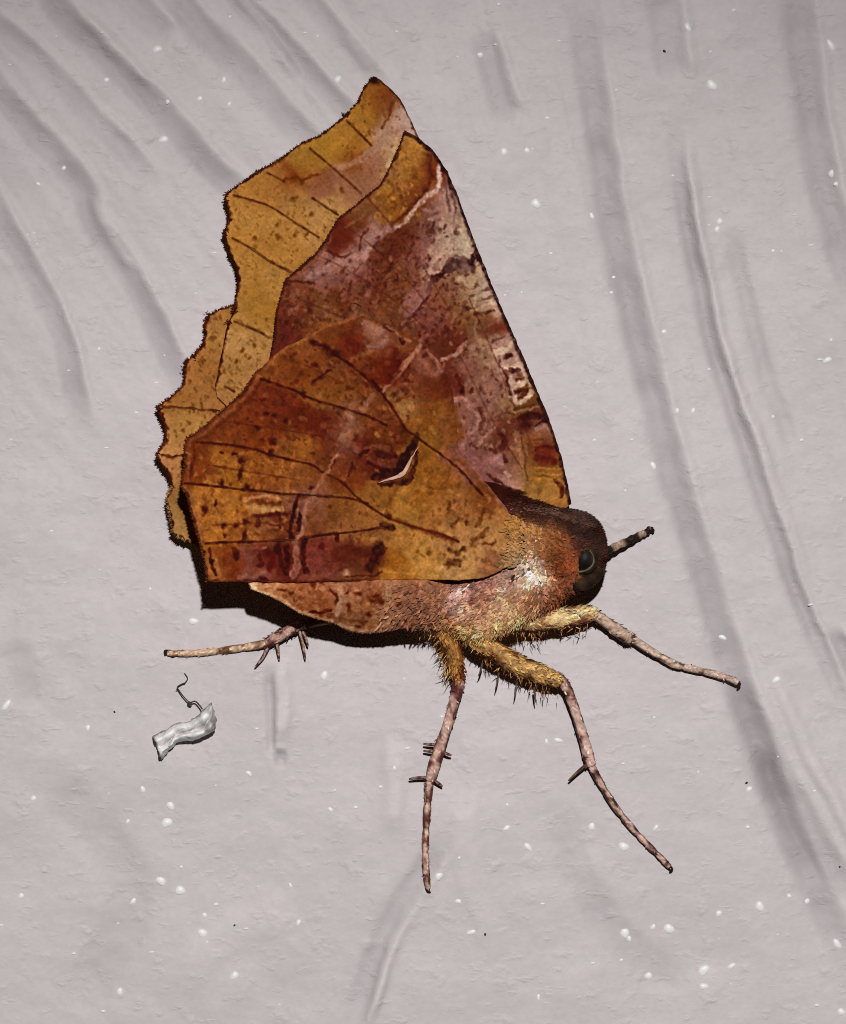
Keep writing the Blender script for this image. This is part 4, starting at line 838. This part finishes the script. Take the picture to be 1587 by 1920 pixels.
# ----- legs -----
def limb(name, path, rad, leg, c1, c2, seed, bands=9, thr=.5, sides=14, joints=0, side=0.42, scales=0):
    q = smooth_poly([(x, y, 8 + (h - 8) * 0.70) for x, y, h in path], 9); n = len(q); tt = np.linspace(0, 1, n)
    r = np.interp(tt, np.linspace(0, 1, len(rad)), rad) * (0.56 if name in ('spur', 'spine') else 0.80)
    if joints: r = r * (1 - 0.22 * np.exp(-((np.mod(joints * tt + .5, 1) - .5) / .09) ** 2))
    r = r * (1 + .08 * fbm(q[:, 0], q[:, 1], 10, seed, 2)); r[0] *= .6; r[-1] *= .6
    V, F = tube_geo(q, r, sides)
    th = np.tile(np.arange(sides) * 2 * np.pi / sides, n); T = np.repeat(tt, sides)
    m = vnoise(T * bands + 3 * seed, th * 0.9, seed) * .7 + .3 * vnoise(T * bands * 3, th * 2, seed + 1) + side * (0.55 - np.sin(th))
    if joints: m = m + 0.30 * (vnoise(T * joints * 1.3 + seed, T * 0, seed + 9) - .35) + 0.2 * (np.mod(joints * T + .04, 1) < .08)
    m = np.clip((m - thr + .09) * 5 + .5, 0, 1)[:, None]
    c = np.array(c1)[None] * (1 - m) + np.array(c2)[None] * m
    c = c * (0.8 + .4 * rng.random((len(c), 1)))
    o = part(name, V, F, M_leg, leg, alb(np.clip(c, 3, 250)))
    if scales:
        W = V.reshape(n, sides, 3); ctr = W.mean(1); cg = c.reshape(n, sides, 3); R = []; Dd = []; Nn = []; Cc = []
        for _ in range(scales):
            i = int(rng.integers(1, n - 1)); k = int(rng.integers(0, sides)); nn = W[i, k] - ctr[i]
            R.append(W[i, k] + (W[i + 1, k] - W[i, k]) * rng.random()); Dd.append(W[i + 1, k] - W[i, k] + rng.normal(0, .4, 3) * np.linalg.norm(W[i + 1, k] - W[i, k])); Nn.append(nn / np.linalg.norm(nn) + rng.normal(0, .2, 3)); Cc.append(cg[i, k] * rng.uniform(.8, 1.35))
        Vs, Fs, Cs = scales_geo(R, Dd, Nn, np.minimum(rng.uniform(6, 12, scales), r.mean() * .8), np.minimum(rng.uniform(2.4, 4.4, scales), r.mean() * .36), alb(np.clip(Cc, 3, 250)), .15)
        so = part('scales', Vs, Fs, M_fur, leg, Cs, smooth=False); so['kind'] = 'stuff'
    return o, q
def leg_root(x, y, h, label):
    e = empty('leg', moth); e['label'] = label; return e     # children keep the moth's frame
def bristles(leg, specs):
    R = []; Dr = []; L = []; C = []; W = []
    for (x0, y0, x1, y1, h, dx, dy, n, l0, l1, col) in specs:
        for _ in range(int(n * 0.34)):
            t = rng.random(); x = x0 + (x1 - x0) * t + rng.normal(0, 5); y = y0 + (y1 - y0) * t + rng.normal(0, 5)
            R.append(P(x, y, h * 0.72 + rng.uniform(-12, 14))); Dr.append((dx + rng.normal(0, .3), rng.normal(-.05, .3), -(dy + rng.normal(0, .3)))); L.append(rng.uniform(l0, l1) * 0.72); C.append(np.array(col) * rng.uniform(.7, 1.45) * 1.25 + np.array((22, 15, 16))); W.append(rng.uniform(0.6, 1.3))
    V, F, Cc = hairs_geo(R, Dr, np.array(L), np.array(W), alb(np.clip(C, 3, 250)))
    o = part('bristles', V, F, M_fur, leg, Cc); o['kind'] = 'stuff'
PALE = (204,172,152); DARK = (70,36,30); WARM = (170,130,78)
# foreleg, reaching right
lg = leg_root(1000,1165,70, 'foreleg with cream femur reaching right along the wall')
limb('femur', [(960,1168,92),(1005,1162,86),(1055,1158,74),(1092,1152,60),(1114,1148,50)], [18,23,24,20,12], lg, (206,170,120), (104,58,32), 3, 7, .62, 16, scales=900)
limb('tibia', [(1106,1147,50),(1130,1162,44),(1155,1180,36),(1176,1195,30),(1186,1199,28)], [12,13,15,16,10], lg, (186,158,138), (60,36,26), 5, 8, 0.72, scales=90)
limb('tarsus', [(1180,1194,28),(1220,1220,22),(1260,1243,16),(1285,1251,13),(1312,1257,11),(1345,1265,10),(1372,1274,9),(1385,1281,8)], [9.5,9.5,9.5,8.5,8.5,8.5,8,6.5], lg, (190,164,148), (82,58,48), 7, 12, .74, 12, 5, scales=90)
limb('claw', [(1380,1277,9),(1386,1283,7),(1383,1290,4)], [6,5,2], lg, (48,30,22), (30,18,12), 8, 4, .5, 8)
bristles(lg, [(985,1178,1100,1178,66,-.25,.8,130,10,22,(120,84,56)),(1000,1150,1090,1150,88,.7,.1,120,12,26,(224,190,140)),(960,1185,1010,1190,75,.2,.8,60,12,24,(130,90,56)),(1010,1168,1085,1172,84,.7,.3,60,10,22,(150,100,70))])
# middle leg
lg = leg_root(900,1210,70, 'middle leg with thick golden femur bent at the knee')
limb('femur', [(880,1190,96),(930,1222,88),(975,1248,78),(1020,1266,66),(1050,1277,56)], [23,24,23,21,12], lg, (174,134,82), (92,52,24), 11, 14, .60, 16, scales=1300)
limb('tibia', [(1050,1272,56),(1063,1290,52),(1078,1330,44),(1092,1375,36),(1103,1415,30),(1110,1438,28)], [12,12,11.5,12,13.5,11], lg, (198,164,150), (74,34,28), 13, 16, 0.62, scales=90)
limb('tarsus', [(1108,1434,27),(1125,1466,22),(1148,1504,17),(1171,1535,14),(1192,1560,11),(1215,1584,10),(1240,1609,9),(1257,1627,8)], [9.5,9,8.5,8.5,8,7.5,7.5,6.5], lg, (192,158,146), (62,34,26), 15, 14, .62, 12, 5, scales=90)
limb('spur', [(1104,1430,30),(1085,1446,30),(1066,1464,28)], [5.5,5,3], lg, (110,82,70), (64,40,32), 16, 6, .5, 8)
limb('spur', [(1108,1436,24),(1112,1448,22),(1116,1454,20)], [6,4,2.5], lg, (80,44,34), (54,26,20), 17, 6, .5, 8)
limb('claw', [(1252,1622,9),(1259,1630,6),(1256,1636,3)], [6,5,2], lg, (40,26,20), (26,16,12), 18, 4, .5, 8)
bristles(lg, [(905,1232,1045,1300,68,-.1,.9,150,12,26,(120,84,44)),(880,1200,930,1225,92,-.4,.5,120,14,30,(160,116,68)),(940,1215,1050,1272,86,.5,.4,150,8,18,(176,136,78))])
for (x, y, l, an) in [(936,1268,26,1.85),(970,1282,28,1.75),(1002,1296,22,1.45),(905,1250,20,2.0)]:
    limb('spine', [(x, y - 8, 64), (x + l * .5 * math.cos(an), y + l * .5 * math.sin(an), 58), (x + l * math.cos(an), y + l * math.sin(an), 52)], [4,3,1.2], lg, (112,92,86), (74,56,50), 19, 4, .5, 6)
# hind leg, pointing down
lg = leg_root(850,1210,60, 'hind leg pointing straight down with paired spurs')
limb('femur', [(830,1170,84),(845,1205,76),(855,1240,66),(861,1278,56)], [24,22,18,13], lg, (150,104,52), (86,44,18), 21, 6, .58, 16, scales=600)
limb('tibia', [(860,1268,56),(858,1290,52),(848,1330,44),(836,1370,37),(824,1405,32),(813,1440,28),(807,1466,26)], [14,14,12,12,14.5,14.5,11], lg, (196,160,146), (82,40,36), 23, 11, 0.60, scales=90)
limb('tarsus', [(807,1462,26),(804,1490,22),(801,1520,18),(799,1560,14),(798,1590,11),(799,1625,10),(801,1650,9),(803,1668,8)], [9.5,9.5,9,8.5,8.5,8,8,6.5], lg, (190,158,140), (86,48,38), 25, 12, .62, 12, 5, scales=90)
for (a, b, c) in [((822,1397,32),(808,1396,32),(794,1395,30)),((818,1410,30),(806,1409,30),(794,1408,28)),((828,1408,32),(840,1414,30),(847,1416,28)),((806,1458,28),(786,1458,28),(767,1461,26)),((812,1462,26),(824,1470,24),(830,1475,22)),((800,1466,26),(798,1474,24),(797,1480,22))]:
    limb('spur', [a, b, c], [5.5,5,3.4], lg, (134,100,90), (64,36,32), 27, 6, .5, 8)
limb('claw', [(801,1662,9),(803,1671,6),(808,1674,3)], [6,5,2], lg, (44,30,22), (28,18,12), 28, 4, .5, 8)
bristles(lg, [(820,1180,845,1270,64,-.5,.85,220,14,32,(136,100,52)),(790,1170,860,1200,74,-.3,.8,260,14,32,(150,108,64)),(850,1200,862,1262,70,.3,.8,50,8,16,(120,76,36)),(780,1180,800,1185,60,-.6,.6,50,12,24,(110,92,70))])
# leg trailing left below the wing
lg = leg_root(560,1175,30, 'trailing leg lying flat to the left under the wings')
limb('femur', [(800,1150,58),(740,1155,52),(680,1156,46),(620,1160,42),(575,1170,38)], [18,17,15,13,11], lg, (130,90,56), (80,44,24), 31, 6, .5, 12)
limb('tibia', [(575,1170,36),(558,1174,34),(538,1184,31),(518,1196,28),(498,1207,24)], [12,13,14,14,11], lg, (176,140,128), (74,38,34), 33, 10, 0.58, scales=90)
limb('tarsus', [(506,1205,24),(470,1212,19),(437,1217,15),(405,1221,12),(373,1224,11),(345,1225,10),(325,1225,9),(313,1224,8)], [9.5,9.5,9,8.5,8.5,8,7.5,6.5], lg, (196,164,136), (104,70,48), 35, 12, .72, 12, 5, scales=90)
for (a, b, c) in [((504,1212,26),(492,1234,24),(478,1252,20)),((520,1206,28),(522,1222,24),(524,1238,20)),((562,1180,32),(568,1208,26),(573,1237,20)),((568,1180,32),(574,1198,28),(578,1212,24))]:
    limb('spur', [a, b, c], [6.5,5.5,3], lg, (176,146,130), (74,46,40), 37, 6, .5, 8)
limb('claw', [(318,1224,9),(311,1222,6),(310,1230,3)], [6,5,2], lg, (44,30,22), (28,18,12), 38, 4, .5, 8)

# ---------------------------------------------------------------- curled flake with a thread
flake = empty('skin_flake'); flake.location = P(345, 1380, 0)
floc = np.array(flake.location)
flake['label'] = 'curled translucent grey flake with a dark thread below the trailing leg'; flake['category'] = 'flake'
def fpart(name, verts, faces, mat, cols=None): return new_obj(name, np.asarray(verts, float) - floc, faces, mat, flake, cols)
A = smooth_poly([(396,1316),(380,1332),(367,1347),(351,1353),(333,1355),(310,1370),(287,1380)], 6)
Mm = smooth_poly([(402,1335),(392,1352),(376,1364),(355,1372),(336,1376),(318,1388),(296,1402)], 6)
B = smooth_poly([(406,1350),(402,1366),(388,1378),(362,1388),(338,1390),(322,1402),(303,1424)], 6)
nr = len(A); cols_n = 16; V = []; XYv = []
wob = lambda i: 1 + 0.12 * math.sin(i * 0.9)
for i in range(nr):
    for k in range(cols_n + 1):
        t = k / cols_n
        pnt = (A[i] * (1 - 2 * t) + Mm[i] * 2 * t) if t <= .5 else (Mm[i] * (2 - 2 * t) + B[i] * (2 * t - 1))
        hh = 9 + (15 * math.sin(math.pi * 2 * t) if t <= .5 else 17 * math.sin(math.pi * (2 * t - 1))) * wob(i) + 8 * math.sin(math.pi * t) + 34 * (1 - i / nr) ** 2
        
        jx = np.array([i * 3.1]); jy = np.array([k * 3.7]); hh += 6 * float(fbm(jx, jy, 12, 501, 2)[0])
        pnt = pnt + 3.0 * np.array([float(fbm(jx, jy, 7, 503, 2)[0]), float(fbm(jx, jy, 7, 507, 2)[0])])
        V.append(P(pnt[0], pnt[1], max(hh, 3))); XYv.append(pnt)
F = [(i * (cols_n + 1) + k, (i + 1) * (cols_n + 1) + k, (i + 1) * (cols_n + 1) + k + 1, i * (cols_n + 1) + k + 1) for i in range(nr - 1) for k in range(cols_n)]
XYv = np.array(XYv); p = Paint(XYv[:, 0], XYv[:, 1], 400); p.c[:] = (240,236,236)
p.line(Mm[6:], 6, (120,112,110), .6, 5, sm=False); p.line(A, 4, (108,100,98), .8, 3, sm=False); p.line([(404,1330),(404,1350),(396,1366)], 16, (138,132,130), .7, 6); p.line([(288,1382),(290,1400),(302,1424)], 5, (76,70,68), .8); p.blob(401,1320,6,6,(60,54,52),.8)  # shade of the crease and edges painted into the membrane colour
M_flake.node_tree.nodes['Principled BSDF'].inputs['Alpha'].default_value = 0.93
ob = fpart('membrane', V, F, M_flake, alb(np.clip(p.c, 3, 250)))
md = ob.modifiers.new('thickness', 'SOLIDIFY'); md.thickness = 0.004; md.offset = 0
for (pts, r) in [([(380,1330,22),(374,1322,20),(366,1315,18),(357,1318,16)], 1.5), ([(358,1320,16),(350,1312,15),(342,1303,14),(335,1293,12),(333,1288,11),(340,1283,11),(348,1280,10)], 1.2), ([(335,1292,12),(330,1294,10)], 1.0), ([(346,1282,10),(352,1272,8),(346,1262,6)], 1.0)]:
    q = smooth_poly(pts, 6); rr = np.full(len(q), r); rr[-1] *= .4; V, F = tube_geo(q, rr, 7); fpart('thread', V, F, M_thread)
V, F, _ = ellipsoid((356,1319,16), 5, 4, 4, .6, 8, 10); fpart('knot', V, F, M_thread)
